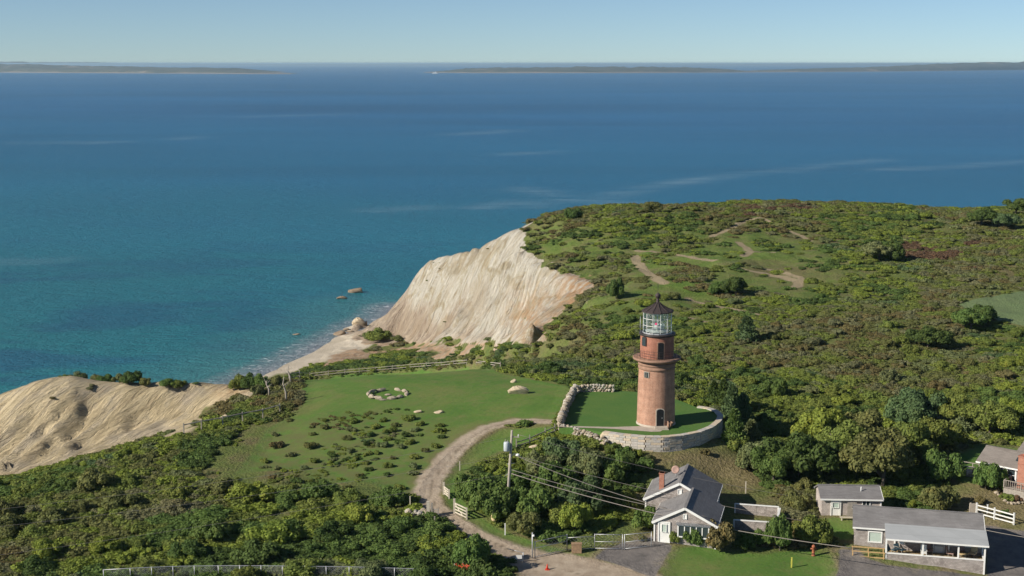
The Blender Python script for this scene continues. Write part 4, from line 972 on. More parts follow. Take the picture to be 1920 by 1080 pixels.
cable('topmost thin cable from the pole head to the small shed', T_(8.7, .65), atdepth(1536, 939, 143), .5, .018)
cable('thin cable passing over the rear cottage roof towards the fenced yard', T_(6.6, .2), atdepth(1560, 986, 136), .5, .022)
cable('thick bright cable from under the street lamp to the front cottage roof', T_(6.5, .5), atdepth(1250, 953, 134), .35, .035)
cable('upper of the two close cables leaving the pole foot towards the cottage', T_(5.0, .1), atdepth(1328, 969, 131), .35, .028)
cable('lowest heavy cable crossing the cottages to the porch house corner', T_(4.6, .1), atdepth(1602, 1028, 126), .9, .042)
for lab, z_, e in [('upper slack cable crossing the thicket to the far side of the picture', 8.4, (-160, 972)), ('middle slack cable crossing the near thicket', 6.4, (-160, 1004)), ('lowest slack cable crossing the near thicket', 4.6, (-160, 1061))]:
    cable(lab, T_(z_), atdepth(e[0], e[1], 118), .5, .012)
cable('slack cable running past the porch house gable', atdepth(1849, 994, 128), atdepth(2000, 1018, 124), .1, .03)

# ------------------------------------------------------------------ buildings
def wall_openings(root, name, T, w, h, z0, frame='white', cols=1, rows_=1, fill='glass', ft=.09):
    o = bpy.data.objects.new(name, None)
    fr = MB()
    fr.box((-w / 2 - ft / 2, -.03, z0 + h / 2), (ft, .1, h + 2 * ft), T).box((w / 2 + ft / 2, -.03, z0 + h / 2), (ft, .1, h + 2 * ft), T)
    fr.box((0, -.03, z0 + h + ft / 2), (w, .1, ft), T).box((0, -.03, z0 - ft / 2), (w, .1, ft), T)
    q = fr.obj(name, M[frame], root)
    for i in range(cols):
        for j in range(rows_):
            pw = w / cols; ph = h / rows_
            MB().box((-w / 2 + pw * (i + .5), .0, z0 + ph * (j + .5)), (pw - .03, .03, ph - .03), T).obj('pane', M[fill], q)
    for i in range(1, cols): MB().box((-w / 2 + w * i / cols, -.035, z0 + h / 2), (.05 if ft < .1 else .09, .06, h), T).obj('muntin', M[frame], q)
    for j in range(1, rows_): MB().box((0, -.037, z0 + h * j / rows_), (w, .06, .045), T).obj('muntin', M[frame], q)
    return q
Tr = Matrix.Translation
def Rz(a): return Matrix.Rotation(R(a), 4, 'Z')
def gable(root, x0, x1, y0, y1, eave, rise, over=.25, T=None, roof='roof', wallm='shingle', trim='white', base=-1.5, front_over=.2):
    """ridge along local y, gable wall at y0 facing -y"""
    T = T or Matrix(); xm = (x0 + x1) / 2; hw = (x1 - x0) / 2
    vs = [(x0, y0, base), (x1, y0, base), (x1, y0, eave), (xm, y0, eave + rise), (x0, y0, eave), (x0, y1, base), (x1, y1, base), (x1, y1, eave), (xm, y1, eave + rise), (x0, y1, eave)]
    w_ = MB().add(vs, [(0, 1, 2, 3, 4), (9, 8, 7, 6, 5), (1, 6, 7, 2), (0, 4, 9, 5)], T).obj('wall', M[wallm], root)
    for sgn, nm in ((-1, 'roof'), (1, 'roof')):
        xe = xm + sgn * (hw + over); ze = eave - rise * over / hw; t = .12
        a = [(xm, y0 - front_over, eave + rise + .02), (xe, y0 - front_over, ze + .02), (xe, y1 + .2, ze + .02), (xm, y1 + .2, eave + rise + .02)]
        b_ = [(p[0], p[1], p[2] + t) for p in a]
        mbx = MB().add(a + b_, [(3, 2, 1, 0), (4, 5, 6, 7), (0, 1, 5, 4), (1, 2, 6, 5), (2, 3, 7, 6), (3, 0, 4, 7)] if sgn < 0 else [(0, 1, 2, 3), (7, 6, 5, 4), (4, 5, 1, 0), (5, 6, 2, 1), (6, 7, 3, 2), (7, 4, 0, 3)], T)
        mbx.obj(nm, M[roof], root)
        for yy in (y0 - front_over - .025, ):
            p0 = T @ Vector((xm, yy, eave + rise + .02)); p1 = T @ Vector((xe, yy, ze + .02))
            MB().beam(p0, p1, .05, .24).obj('rake_board', M[trim], root)
        p0 = T @ Vector((xe + sgn * .02, y0 - front_over, ze + .05)); p1 = T @ Vector((xe + sgn * .02, y1 + .2, ze + .05))
        MB().beam(p0, p1, .05, .16).obj('fascia', M[trim], root)
        if sgn < 0: MB().beam(T @ Vector((xm, y0 - front_over, eave + rise + .15)), T @ Vector((xm, y1 + .2, eave + rise + .15)), .26, .05).obj('ridge_cap', M[roof], root)
        MB().box((xm + sgn * (hw + .012), y0 - .012, (eave + base) / 2), (.14, .14, eave - base - .1), T).obj('corner_board', M[trim], root)
    return w_
def chimney_on(root, x, y, z0, z1, w, d, T=None):
    c_ = MB().box((x, y, (z0 + z1) / 2), (w, d, z1 - z0), T).box((x, y, z1 - .06), (w + .08, d + .08, .12), T).obj('chimney', M['brick'], root); return c_

# double cottage: front wing and rear wing
co_ = P(1227, 1014, 33.5)
ct = empty('cottage', co_, 'grey shingled double cottage with white trimmed gables and white door', 'house', R(-14))
gable(ct, 0, 6.0, 0, 6.2, 2.05, 1.55)
TA = Tr((0, 0, 0))
inv = (Tr(co_) @ Rz(-14)).inverted()
A0 = inv @ P(1207, 935, 35.9)
ax0, ay0 = A0.x + .2, A0.y + .2
gable(ct, ax0, ax0 + 7.0, ay0, ay0 + 6.5, 2.4, 1.85, base=-1.5)
T0 = Tr((0, 0, 0))
# front door with its storm frame
dq = wall_openings(ct, 'door', Tr((.95, -.03, 0)), .95, 1.95, .0, cols=1, rows_=1, fill='white', ft=.14)
wall_openings(dq, 'door_window', Tr((.95, -.08, 0)), .42, .75, 1.05, fill='curtain', ft=.05)
MB().box((1.3, -.12, 1.0), (.05, .06, .12)).obj('handle', M['metal'], dq)
wq = wall_openings(ct, 'window', Tr((3.85, -.10, 0)), 2.9, 1.05, .75, cols=5, rows_=1, ft=.12)
MB().add([(2.2, 0, 2.12), (5.5, 0, 2.12), (5.6, -.35, 1.94), (2.1, -.35, 1.94)], [(0, 3, 2, 1), (0, 1, 2, 3)]).obj('window_hood', M['metal'], ct)
wall_openings(ct, 'vent', Tr((3.0, -.0, 0)), .26, .40, 2.55, fill='white', ft=.06)
wall_openings(ct, 'vent', Tr((ax0 + 3.5, ay0, 0)), .30, .42, 3.15, fill='white', ft=.07)
TE = Tr((ax0 + 7.0, ay0 + 4.3, 0)) @ Rz(90)
wall_openings(ct, 'window', Tr((ax0 + 7.0, ay0 + 2.4, 0)) @ Rz(90), .9, 1.1, .9, cols=2, rows_=2)
wall_openings(ct, 'window', Tr((ax0 + 7.0, ay0 + 4.9, 0)) @ Rz(90), .9, 1.1, .9, cols=2, rows_=2)
chimney_on(ct, ax0 + 1.5, ay0 + .9, 2.4, 5.0, .5, .5)
ds = MB().tube([(ax0 + 2.6, ay0 + 3.5, 3.6), (ax0 + 2.6, ay0 + 3.5, 4.5)], .04).obj('dish_mast', M['metal'], ct)
MB().lathe([(.03, .0), (.25, .04), (.42, .14), (.43, .16), (.25, .07), (.02, .04)], 18, Tr((ax0 + 2.6, ay0 + 3.4, 4.65)) @ Matrix.Rotation(R(65), 4, 'X')).obj('satellite_dish', M['cushion'], ct)
# shingled yard screens beside it
def screen(label, a, b_, h):
    root = empty('shingled_screen', a, label, 'fence'); d_ = b_ - a; ang = math.atan2(d_.y, d_.x); L = math.hypot(d_.x, d_.y)
    root.rotation_euler = (0, 0, ang)
    k = max(1, round(L / 2.0))
    for i in range(k):
        MB().box((L * (i + .5) / k, 0, h / 2 - .3), (L / k - .02, .12, h + .6)).obj('panel', M['shingle'], root)
    MB().box((L / 2, 0, h + .04), (L + .1, .24, .08)).obj('cap', M['white'], root)
    for x_ in (0, L): MB().box((x_, -.0, h / 2 - .2), (.16, .16, h + .5)).obj('post', M['white'], root)
zz = 33.4
s1_, s2_, s3_, s4_ = P(1378, 963, zz), P(1459, 969, zz), P(1376, 993, zz - .1), P(1455, 998, zz - .1)
screen('rear shingled yard wall with white cap beside the double cottage', s1_, s2_, 1.05)
screen('front shingled yard wall with white cap behind the bright green tree', s3_, s4_, 1.0)
screen('short end wall joining the two shingled yard walls', s2_ + Vector((.1, -.2, 0)), s4_ + Vector((.1, .2, 0)), .95)

# small shed
sh0 = P(1540, 967, 33.4)
sh = empty('shed', sh0, 'small shingled shed with white door under the dark trees', 'shed', R(-3))
TS = Tr((0, 0, 0)) @ Tr((6.1, 0, 0)) @ Rz(90)     # ridge along local x
gable(sh, 0, 3.6, 0, 6.1, 1.95, .75, T=TS, over=.3, roof='roof', wallm='shingle_pale')
dq = wall_openings(sh, 'door', Tr((1.45, -.03, 0)), .85, 1.75, 0.02, fill='white', ft=.12)
wall_openings(dq, 'door_window', Tr((1.45, -.07, 0)), .62, .55, .95, fill='curtain', ft=.05)
wall_openings(sh, 'window', Tr((4.6, -.0, 0)), .7, .8, .9, cols=2, rows_=1)
MB().tube([(4.2, .9, 2.3), (4.2, .9, 2.95)], .05).obj('vent_pipe', M['white'], sh)
bf0 = P(1588, 972, 33.4); bf = empty('board_screen', bf0, 'weathered vertical board screen between the shed and the porch house', 'fence', R(-2))
for i in range(6): MB().box((.08 + i * .16, 0, .8), (.145, .04, 1.9 + random.uniform(-.04, .04))).obj('board', M['weathered'], bf)
bs = empty('bench', P(1578, 977, 33.3), 'low plank bench in front of the weathered board screen', 'bench', R(-4))
MB().box((.7, 0, .42), (1.8, .35, .06)).obj('seat', M['palewood'], bs)
for x_ in (.0, 1.4): MB().box((x_, 0, .2), (.08, .3, .4)).obj('leg', M['palewood'], bs)

# porch house
po = P(1845, 1074, 31.85)
ph = empty('porch_house', po, 'long grey roofed house with a lower pale roofed screened porch', 'house', R(-13))
def LX(x, y, z): return Vector((x, y, z))
PL, PD = 9.2, 2.3          # porch length, depth (porch spans local x -PL..0)
HL = 12.2; HD = 5.8; EV = 2.95
TP = Tr((0, PD, 0)) @ Rz(90)    # gable's local y -> -x ; local x -> y
gable(ph, 0, HD, 0, HL, EV, 1.15, T=TP, over=.25)
# porch: knee wall, posts, floor, roof
MB().box((-PL / 2, .06, .15), (PL, .12, 2.1)).obj('knee_wall', M['shingle'], ph)
MB().box((-PL / 2, .06, 1.25), (PL + .1, .2, .10)).obj('porch_rail', M['white'], ph)
MB().box((-PL / 2, PD / 2, .84), (PL - .26, PD - .2, .1)).obj('porch_floor', M['deck'], ph)
for x_ in (-PL, -PL + 3.45, -PL + 3.45 + 3.3, -.02): 
    MB().box((x_, .03, 1.2 if x_ in (-PL, -.02) else 1.95), (.15, .16, 3.2 if x_ in (-PL, -.02) else 1.4)).obj('post', M['white'], ph)
MB().box((-PL + .9, PD - .1, 1.7), (.14, .14, 2.4)).obj('post', M['white'], ph)
MB().box((-.02, PD / 2, 1.25), (.2, PD, .1)).obj('porch_rail', M['white'], ph)
MB().box((-.03, PD / 2, .3), (.1, PD - .1, 1.8)).obj('knee_wall', M['shingle'], ph)
pr = [(-PL - .1, -.3, 2.72), (.3, -.3, 2.72), (.3, PD + .55, 3.22), (-PL - .1, PD + .55, 3.22)]
MB().add(pr + [(a, b_, c_ + .1) for a, b_, c_ in pr], [(3, 2, 1, 0), (4, 5, 6, 7), (0, 1, 5, 4), (1, 2, 6, 5), (2, 3, 7, 6), (3, 0, 4, 7)]).obj('porch_roof', M['roof_light'], ph)
MB().box((-PL / 2 + .1, -.33, 2.74), (PL + .4, .04, .16)).obj('fascia', M['white'], ph)
wall_openings(ph, 'window', Tr((-HL + 2.0, PD, 0)), 1.15, .95, 1.55, cols=1, rows_=1, fill='curtain', ft=.12)
for x0_, w0_, c0_ in ((-PL + 2.6, 2.3, 2), (-1.8, 3.2, 3)): wall_openings(ph, 'window', Tr((x0_, PD, 0)), w0_, .8, 1.75, cols=c0_, ft=.08)
dq = wall_openings(ph, 'door', Tr((-PL + 5.1, PD, 0)), .9, 1.8, .92, fill='metal', ft=.1); MB().box((-PL + 5.1, PD - .06, 1.25), (.8, .05, .6)).obj('door_panel', M['white'], dq)
MB().box((-PL + 5.95, PD - .12, 1.35), (.35, .1, .9)).obj('shutter', M['white'], ph)
# ramp with new timber rails
rp0 = ph.location.copy(); Tph = Tr(po) @ Rz(-13)
def lw_(x, y, z): return Tph @ Vector((x, y, z))
rm = empty('ramp', lw_(-PL - 3.2, 0, 0), 'new yellow timber ramp with railings leading up to the porch', 'ramp', R(-13))
rz0 = float(H(rm.location.x, rm.location.y)) - rm.location.z
for yy, nm in ((-.1, 'railing'), (1.2, 'railing')):
    rr_ = MB().box((1.55, yy, 1.25 ), (3.2, .09, .08)).box((1.55, yy, .72), (3.2, .05, .1)).box((1.55, yy, .1), (3.1, .06, .24)).obj(nm, M['pine'], rm)
    for x_ in (0.05, 1.55, 3.0): MB().box((x_, yy - .005, .5), (.1, .1, 1.6)).obj('post', M['pine'], rr_)
for i in range(14): MB().box((.12 + i * .225, .55, .12 + i * .022), (.21, 1.2, .04)).obj('plank', M['pine'], rm)
# furniture on the porch
FZ = .89
def chair(label, x, y, rz, mat, wide=.55, recl=0):
    r_ = empty('porch_chair', lw_(x, y, FZ), label, 'chair', R(rz - 13))
    MB().box((0, 0, .42), (wide, .52, .07)).obj('seat', M[mat], r_)
    MB().box((0, .28 + recl * .15, .78), (wide, .06, .68), Matrix.Rotation(-.15 - recl * .4, 4, 'X')).obj('backrest', M[mat], r_)
    for sx_ in (-1, 1):
        for sy_ in (-1, 1): MB().box((sx_ * (wide / 2 - .04), sy_ * .22, .2), (.05, .05, .42)).obj('leg', M['white' if mat == 'white' else 'weathered'], r_)
        MB().box((sx_ * (wide / 2), .0, .64), (.05, .5, .04)).obj('armrest', M['white' if mat == 'white' else 'weathered'], r_)
chair('dark teal deck chair nearest the ramp end of the porch', -PL + .9, 1.0, 60, 'teal', .6, 1)
chair('dark teal deck chair beside the folded white umbrella', -PL + 1.6, 1.2, 40, 'teal', .6, 1)
chair('white high porch chair behind the second white post', -PL + 3.6, .8, 0, 'white')
chair('pink cushioned wicker chair between the white chair and the door', -PL + 4.1, 1.6, 20, 'cushion', .7)
chair('pink cushioned chair left of the porch table by the window', -3.0, 1.3, 75, 'cushion', .65)
chair('pink cushioned chair behind the porch table', -2.0, 1.8, 0, 'cushion', .65)
chair('pale cushioned chair at the far end of the porch table', -1.0, 1.6, -30, 'tan', .65)
tb = empty('porch_table', lw_(-1.95, .95, FZ), 'low round wooden table on the porch among cushioned chairs', 'table')
MB().lathe([(.02, .52), (.5, .52), (.5, .57), (.02, .58)], 20).obj('tabletop', M['deck'], tb)
for k in range(4): MB().box((.3 * math.cos(k * 1.57 + .7), .3 * math.sin(k * 1.57 + .7), .26), (.05, .05, .52)).obj('leg', M['weathered'], tb)
um = empty('folded_umbrella', lw_(-PL + 1.35, 1.6, FZ), 'white folded sun umbrella leaning at the porch wall', 'umbrella')
MB().tube([(0, 0, 0), (0, 0, 2.0)], .025).obj('pole', M['palewood'], um); MB().lathe([(.34, .9), (.25, 1.3), (.04, 1.95)], 12, Matrix.Rotation(.25, 4, 'Y')).obj('canopy', M['white'], um)

# white rail fence right of the porch house
rail_fence('white_rail_fence', 'white three-rail fence on the worn grass behind the porch house', [G(1830.5, 965), G(1864, 974), G(1900.5, 984)], 1.2, (.2, .62, 1.05), 'white', .14, (.05, .13))
wl = G(1825, 962); tag(MB().box((0, 0, .5), (.9, .14, 1.1)).box((-.3, .05, .5), (.12, .2, 1.2)).obj('garden_screen', M['concrete'], None, Tr(wl)), 'pale low panel standing at the end of the white rail fence', 'panel')

# house at the picture edge
ho = P(1834, 897, 35.0)
hh = empty('gabled_house', ho, 'brown-grey roofed house with big brick chimney, skylight and railed deck', 'house', R(-42))
HW = 9.0
TH = Tr((0, 0, 0)) @ Rz(90)
gable(hh, 0, 4.4, -9.0, -0.0, 2.1, 1.05, T=TH, over=.4, roof='roof_brown', wallm='shingle')
gable(hh, 4.6, 10.6, -11.0, -2.4, 2.3, 1.15, T=TH, over=.3, roof='roof_brown')
for k_ in range(3): wall_openings(hh, 'window', Tr((1.0 + k_ * 1.35, -.0, 0)), .8, 1.35, .45, cols=1, rows_=2, ft=.16)
ch_ = MB().box((5.35, -.5, 1.6), (1.25, 1.0, 4.2)).box((5.35, -.5, 2.9), (1.32, 1.07, .08)).box((5.35, -.5, 3.65), (1.35, 1.1, .12)).obj('chimney', M['brick'], hh)
MB().lathe([(.3, 3.7), (.28, 3.9), (.15, 4.0), (.02, 4.03)], 14, Tr((5.35, -.5, 0))).obj('chimney_pot', M['rust'], ch_)
rsl = 1.05 / 2.2
sk_ = MB().box((0, 0, 0), (1.0, 1.0, .09)).obj('skylight', M['glass'], hh); sk_.location = (4.3, 1.15, 2.1 + 1.15 * rsl + .2); sk_.rotation_euler = (math.atan(rsl), 0, 0)
dk = MB().box((5.0, -.9, .1), (2.6, 2.2, .12)).obj('deck', M['weathered'], hh)
MB().box((5.0, -1.98, -.35), (2.6, .06, .8)).box((6.28, -.9, -.35), (.06, 2.1, .8)).box((3.72, -.9, -.35), (.06, 2.1, .8)).obj('deck_skirt', M['weathered'], dk)
for (a, b_) in (((3.72, -1.97), (6.28, -1.97)), ((6.28, -1.9), (6.28, 1.5)), ((3.72, -1.9), (3.72, -.1))):
    q = MB().beam((a[0], a[1], 1.05), (b_[0], b_[1], 1.05), .09, .06).beam((a[0], a[1], .28), (b_[0], b_[1], .28), .05, .05).obj('railing', M['weathered'], hh)
    L = math.hypot(b_[0] - a[0], b_[1] - a[1]); k = int(L / .22)
    for i in range(k + 1):
        t = i / k; w0 = .1 if i % 8 == 0 else .045
        MB().box((a[0] + (b_[0] - a[0]) * t, a[1] + (b_[1] - a[1]) * t, .64), (w0, w0, .84)).obj('baluster', M['weathered'], q)
# lower weathered landing left of it
lnd = G(1796, 892); ln = empty('garden_landing', lnd, 'weathered grey landing with white railing on the shaded lawn edge', 'deck', R(-35))
MB().box((1.6, .9, .25), (3.2, 1.8, .4)).obj('platform', M['weathered'], ln)
for (a, b_, mt_) in (((0, 0), (1.6, 0), 'white'), ((1.6, 0), (3.2, -.0), 'weathered'), ((0, 0), (0, 1.8), 'weathered'), ((0, 1.8), (3.2, 1.8), 'weathered')):
    q = MB().beam((a[0], a[1], 1.2), (b_[0], b_[1], 1.2), .08, .07).beam((a[0], a[1], .75), (b_[0], b_[1], .75), .05, .06).obj('railing', M[mt_], ln)
    for t in (0, .33, .66, 1): MB().box((a[0] + (b_[0] - a[0]) * t, a[1] + (b_[1] - a[1]) * t, .75), (.08, .08, .9)).obj('post', M[mt_], q)
# garden edging stones in front of the deck
ES_O = []
for k, (px, py) in enumerate([(1868,925),(1873,929),(1879,935),(1884,940),(1890,944),(1896,945),(1903,945),(1910,944),(1917,943)]):
    p_ = G(px, py); o = inst('edging_stone', stones[k % 7], None, p_ + Vector((0, 0, .08)), (0, 0, k), (.3, .22, .18)); ES_O.append(tag(o, 'pale edging stone in the deck border', 'stone', 'edging stones of the deck border'))

# ------------------------------------------------------------------ vegetation
def leaf_mat(name, dead=False):
    m, nt, b = new_mat(name)
    at_ = N(nt, 'ShaderNodeAttribute', attribute_name='tint'); at_.attribute_type = 'INSTANCER'
    ge = N(nt, 'ShaderNodeNewGeometry'); oi = N(nt, 'ShaderNodeObjectInfo')
    r_ = ramp(nt, ge.outputs['Random Per Island'], [(0, (.78, .80, .75)), (.5, (1, 1, 1)), (1, (1.3, 1.25, 1.15))])
    c_ = mix(nt, 1., at_.outputs['Color'], r_, 'MULTIPLY')
    n_ = noise(nt, 2.2, 3, coords(nt, 'Object'))
    c_ = mix(nt, mapr(nt, n_, .52, .72, 0, .45), c_, mix(nt, 1., c_, (1.5, 1.12, .85), 'MULTIPLY'))
    nt.links.new(c_, b.inputs['Base Color']); b.inputs['Roughness'].default_value = .75; b.inputs['Specular IOR Level'].default_value = .15
    tr_ = N(nt, 'ShaderNodeBsdfTranslucent'); nt.links.new(c_, tr_.inputs[0])
    mx = N(nt, 'ShaderNodeMixShader'); mx.inputs[0].default_value = .32
    nt.links.new(b.outputs[0], mx.inputs[1]); nt.links.new(tr_.outputs[0], mx.inputs[2])
    nt.links.new(mx.outputs[0], [x for x in nt.nodes if x.type == 'OUTPUT_MATERIAL'][0].inputs[0])
    return m
LEAF = leaf_mat('leaves')
def crown_mesh(name, seed, nleaf, leaf, nl=8, spread=.55, zs=.8, lob=(.32, .55), base=.0, mats=None, tall=1.0):
    rng = np.random.RandomState(seed)
    cs = rng.normal(0, 1, (nl, 3)); cs /= np.linalg.norm(cs, axis=1)[:, None]; cs *= (rng.rand(nl, 1) ** .5) * spread
    cs[:, 2] = np.abs(cs[:, 2]) * zs * tall + base + .28; rad = rng.uniform(lob[0], lob[1], nl); cs[0] = (0, 0, base + .38 * tall); rad[0] = lob[1] * 1.1
    P_ = []; Nn = []
    w = rad ** 2; w /= w.sum()
    while len(P_) < nleaf:
        k = rng.choice(nl, p=w); d = rng.normal(0, 1, 3); d /= np.linalg.norm(d)
        if d[2] < -.5: continue
        p = cs[k] + d * rad[k] * rng.uniform(.78, 1.08) * np.array([1, 1, .9])
        ins = False
        for j in range(nl):
            if j != k and np.linalg.norm((p - cs[j])) < rad[j] * .72: ins = True; break
        if ins or p[2] < -.02: continue
        P_.append(p); nrm = d + rng.normal(0, .42, 3); Nn.append(nrm / np.linalg.norm(nrm))
    P_ = np.array(P_); Nn = np.array(Nn); n_ = len(P_)
    a = np.cross(Nn, rng.normal(0, 1, (n_, 3))); a /= np.linalg.norm(a, axis=1)[:, None]; b_ = np.cross(Nn, a)
    s_ = leaf * rng.uniform(.6, 1.3, (n_, 1))
    q = np.stack([P_ - a * s_ - b_ * s_ * .3, P_ + b_ * s_ * -.75, P_ + a * s_ - b_ * s_ * .2, P_ + b_ * s_ * .8 + Nn * s_ * -.2], 1)
    v_ = [tuple(x) for x in q.reshape(-1, 3)]; f_ = [[4 * i, 4 * i + 1, 4 * i + 2, 4 * i + 3] for i in range(n_)]
    mb = MB(); mb.add(v_, f_)
    for k in range(nl):   # inner twig mass so the crown is not hollow
        vs = []; fs = []; nn = 7; mm = 4; r0 = rad[k] * .74
        for j in range(mm + 1):
            for i in range(nn):
                th = math.pi * j / mm; ph_ = 2 * math.pi * i / nn; rr = r0 * rng.uniform(.8, 1.1)
                vs.append((cs[k][0] + rr * math.sin(th) * math.cos(ph_), cs[k][1] + rr * math.sin(th) * math.sin(ph_), cs[k][2] + rr * math.cos(th) * .9))
        for j in range(mm):
            for i in range(nn): fs.append((j * nn + i, (j + 1) * nn + i, (j + 1) * nn + (i + 1) % nn, j * nn + (i + 1) % nn))
        mb.add(vs, fs)
    return mb.mesh(name, mats or LEAF)
def cedar_mesh(name, seed, nleaf=1100, leaf=.09):
    rng = np.random.RandomState(seed); mb = MB(); v_ = []; f_ = []
    for i in range(nleaf):
        t = rng.rand() ** .8; z = .05 + t * .97; r_ = .40 * (1 - t) ** .7 * (1 + .25 * math.sin(z * 23 + rng.rand())) * rng.uniform(.75, 1.08) + .02
        a = rng.rand() * 2 * math.pi; p = np.array([r_ * math.cos(a), r_ * math.sin(a), z])
        d = np.array([math.cos(a), math.sin(a), .9]) + rng.normal(0, .3, 3); d /= np.linalg.norm(d)
        s_ = leaf * rng.uniform(.6, 1.2); x_ = np.cross(d, rng.normal(0, 1, 3)); x_ /= np.linalg.norm(x_)
        k = len(v_); v_ += [tuple(p - x_ * s_ * .35), tuple(p + x_ * s_ * .35), tuple(p + d * s_ * .9 + x_ * s_ * .1), tuple(p + d * s_ * .9 - x_ * s_ * .15)]; f_.append([k, k + 1, k + 2, k + 3])
    mb.add(v_, f_); mb.lathe([(.22, .04), (.30, .12), (.22, .45), (.10, .8), (.01, .97)], 9, smooth=False)
    return mb.mesh(name, LEAF)
def twig_mesh(name, seed, nleaf=500):
    return crown_mesh(name, seed, nleaf, .045, 9, .6, .8, (.25, .45))
SHR = [crown_mesh('shrub', 10 + k, 1800, .056, 19, .78, .58, (.15, .38)) for k in range(8)]
SML = [crown_mesh('bush', 40 + k, 700, .075, 11, .75, .42, (.16, .38)) for k in range(6)]
LOW = [crown_mesh('scrub_clump', 60 + k, 360, .10, 11, .88, .25, (.20, .40)) for k in range(8)]
TRC = [crown_mesh('crown', 80 + k, 4200, .043, 36, .80, .72, (.13, .32), .26) for k in range(5)]
TRB = [crown_mesh('crown', 180 + k, 2600, .052, 24, .74, .72, (.15, .36), .02) for k in range(4)]
CED = [cedar_mesh('crown', 95 + k) for k in range(3)]
def trunk_mesh(seed, h=.62):
    rng = random.Random(seed); mb = MB()
    mb.tube([(0, 0, -.1), (.02, .01, h * .5), (0, .03, h)], [.055, .045, .03], 8)
    for k in range(6):
        a = rng.uniform(0, 6.28); z0 = h * rng.uniform(.35, .9); l_ = rng.uniform(.25, .5)
        mb.tube([(0, 0, z0), (l_ * .5 * math.cos(a), l_ * .5 * math.sin(a), z0 + .16), (l_ * math.cos(a), l_ * math.sin(a), z0 + .34)], [.028, .018, .008], 5)
    return mb.mesh('trunk', M['bark'])
TRK = [trunk_mesh(k) for k in range(3)]
PAL = {'dark green': (0.080, 0.125, 0.034), 'mid green': (0.116, 0.181, 0.048), 'olive green': (0.166, 0.207, 0.050), 'yellow green': (0.201, 0.256, 0.047), 'grey green': (0.166, 0.195, 0.084),
       'blue green': (0.104, 0.162, 0.068), 'brown tinged': (0.158, 0.172, 0.060), 'rust brown': (0.172, 0.150, 0.064), 'dark red': (0.150, 0.098, 0.062), 'grey twiggy': (0.180, 0.185, 0.095)}
def tint(o, col, j=.12):
    c_ = PAL[col]; f = random.uniform(1 - j, 1 + j); o['tint'] = [c_[0] * f * random.uniform(.94, 1.06), c_[1] * f, c_[2] * f]
def tree(px, py, h, r, col, label, k=0, z=None, group=None):
    p_ = G(px, py) if z is None else P(px, py, z)
    root = empty('tree', p_, label, 'tree', random.uniform(0, 6.28), group)
    cr = inst('crown', TRC[k % 5] if r > 2.7 else TRB[k % 4], root, (0, 0, 0), (0, 0, 0), (r * 1.12, r * 1.12, h / (1.33 if r > 2.7 else 1.15))); tint(cr, col)
    inst('trunk', TRK[k % 3], root, (0, 0, 0), (0, 0, 0), (r, r, h / 1.33))
    return root
def cedar(px, py, h, r, col, label, k=0, group=None):
    p_ = G(px, py); root = empty('cedar_tree', p_, label, 'tree', random.uniform(0, 6.28), group)
    cr = inst('crown', CED[k % 3], root, (0, 0, 0), (0, 0, 0), (r / .42, r / .42, h)); tint(cr, col)
    inst('trunk', TRK[k % 3], root, (0, 0, 0), (0, 0, 0), (r, r, h * .5))
def shrub(px, py, w, h, col, label, k=None, group=None, p_=None, name='shrub', meshes=None):
    p_ = p_ or G(px, py); ms_ = meshes or SHR
    o = inst(name, ms_[(k if k is not None else random.randrange(99)) % len(ms_)], None, p_ + Vector((0, 0, -.12)), (0, 0, random.uniform(0, 6.28)), (w / 2 * random.uniform(.8, 1.15), w / 2 * random.uniform(.75, 1.15), h / 1.0))
    tint(o, col); tag(o, label, 'shrub', group); return o

SK_O = []
# trees that can be told apart
tree(1500, 905, 6.6, 4.3, 'dark green', 'big dark spreading tree behind the small shed, lower limbs over its roof', 0)
tree(1655, 915, 6.6, 4.4, 'brown tinged', 'big brown tinged tree behind the porch house roof', 1)
tree(1575, 880, 6.2, 3.6, 'olive green', 'olive tree between the dark tree and the brown tinged tree', 2)
tree(1545, 850, 5.6, 3.6, 'yellow green', 'yellow green tree topping the clump behind the shed', 3)
tree(1450, 905, 5.0, 2.8, 'mid green', 'mid green tree at the edge of the dry grass, left of the dark tree', 4)
tree(1420, 885, 4.2, 2.4, 'grey green', 'grey green tree beside the dry grass under the round wall', 1)
tree(1610, 845, 5.6, 3.4, 'brown tinged', 'brown tinged tree rising behind the olive one in the clump', 0)
tree(1700, 872, 5.4, 3.3, 'olive green', 'olive tree to the right of the big brown tinged tree', 3)
tree(1762, 905, 4.6, 2.4, 'mid green', 'mid green tree shading the lawn left of the garden landing', 2)
tree(1752, 848, 4.8, 3.2, 'olive green', 'olive tree at the top edge of the small sloping lawn', 4)
tree(1722, 800, 5.0, 3.6, 'blue green', 'broad blue green tree in the scrub, largest above the clump', 1)
tree(1690, 805, 4.4, 2.6, 'blue green', 'smaller blue green tree touching the broad blue green one', 3)
tree(1790, 800, 4.4, 2.8, 'olive green', 'olive tree between the broad blue green tree and the edge house', 0)
tree(1856, 815, 4.4, 3.2, 'olive green', 'olive tree right behind the edge house gable', 2)
tree(1910, 800, 4.2, 3.0, 'yellow green', 'yellow green tree behind the edge house ridge', 4)
tree(1848, 917, 3.6, 1.5, 'mid green', 'small bright tree with pale stems left of the railed deck', 3)
tree(1871, 920, 3.2, 1.2, 'mid green', 'second small bright tree against the railed deck', 1)
tree(1755, 958, 3.4, 2.3, 'brown tinged', 'bushy brown tinged tree behind the porch house ridge end', 2)
tree(1462, 1032, 4.8, 1.5, 'mid green', 'bright green tree between the yard wall and the front lawn', 4)
tree(1352, 1030, 3.9, 1.8, 'rust brown', 'brown leaved tree at the corner of the front cottage', 0)
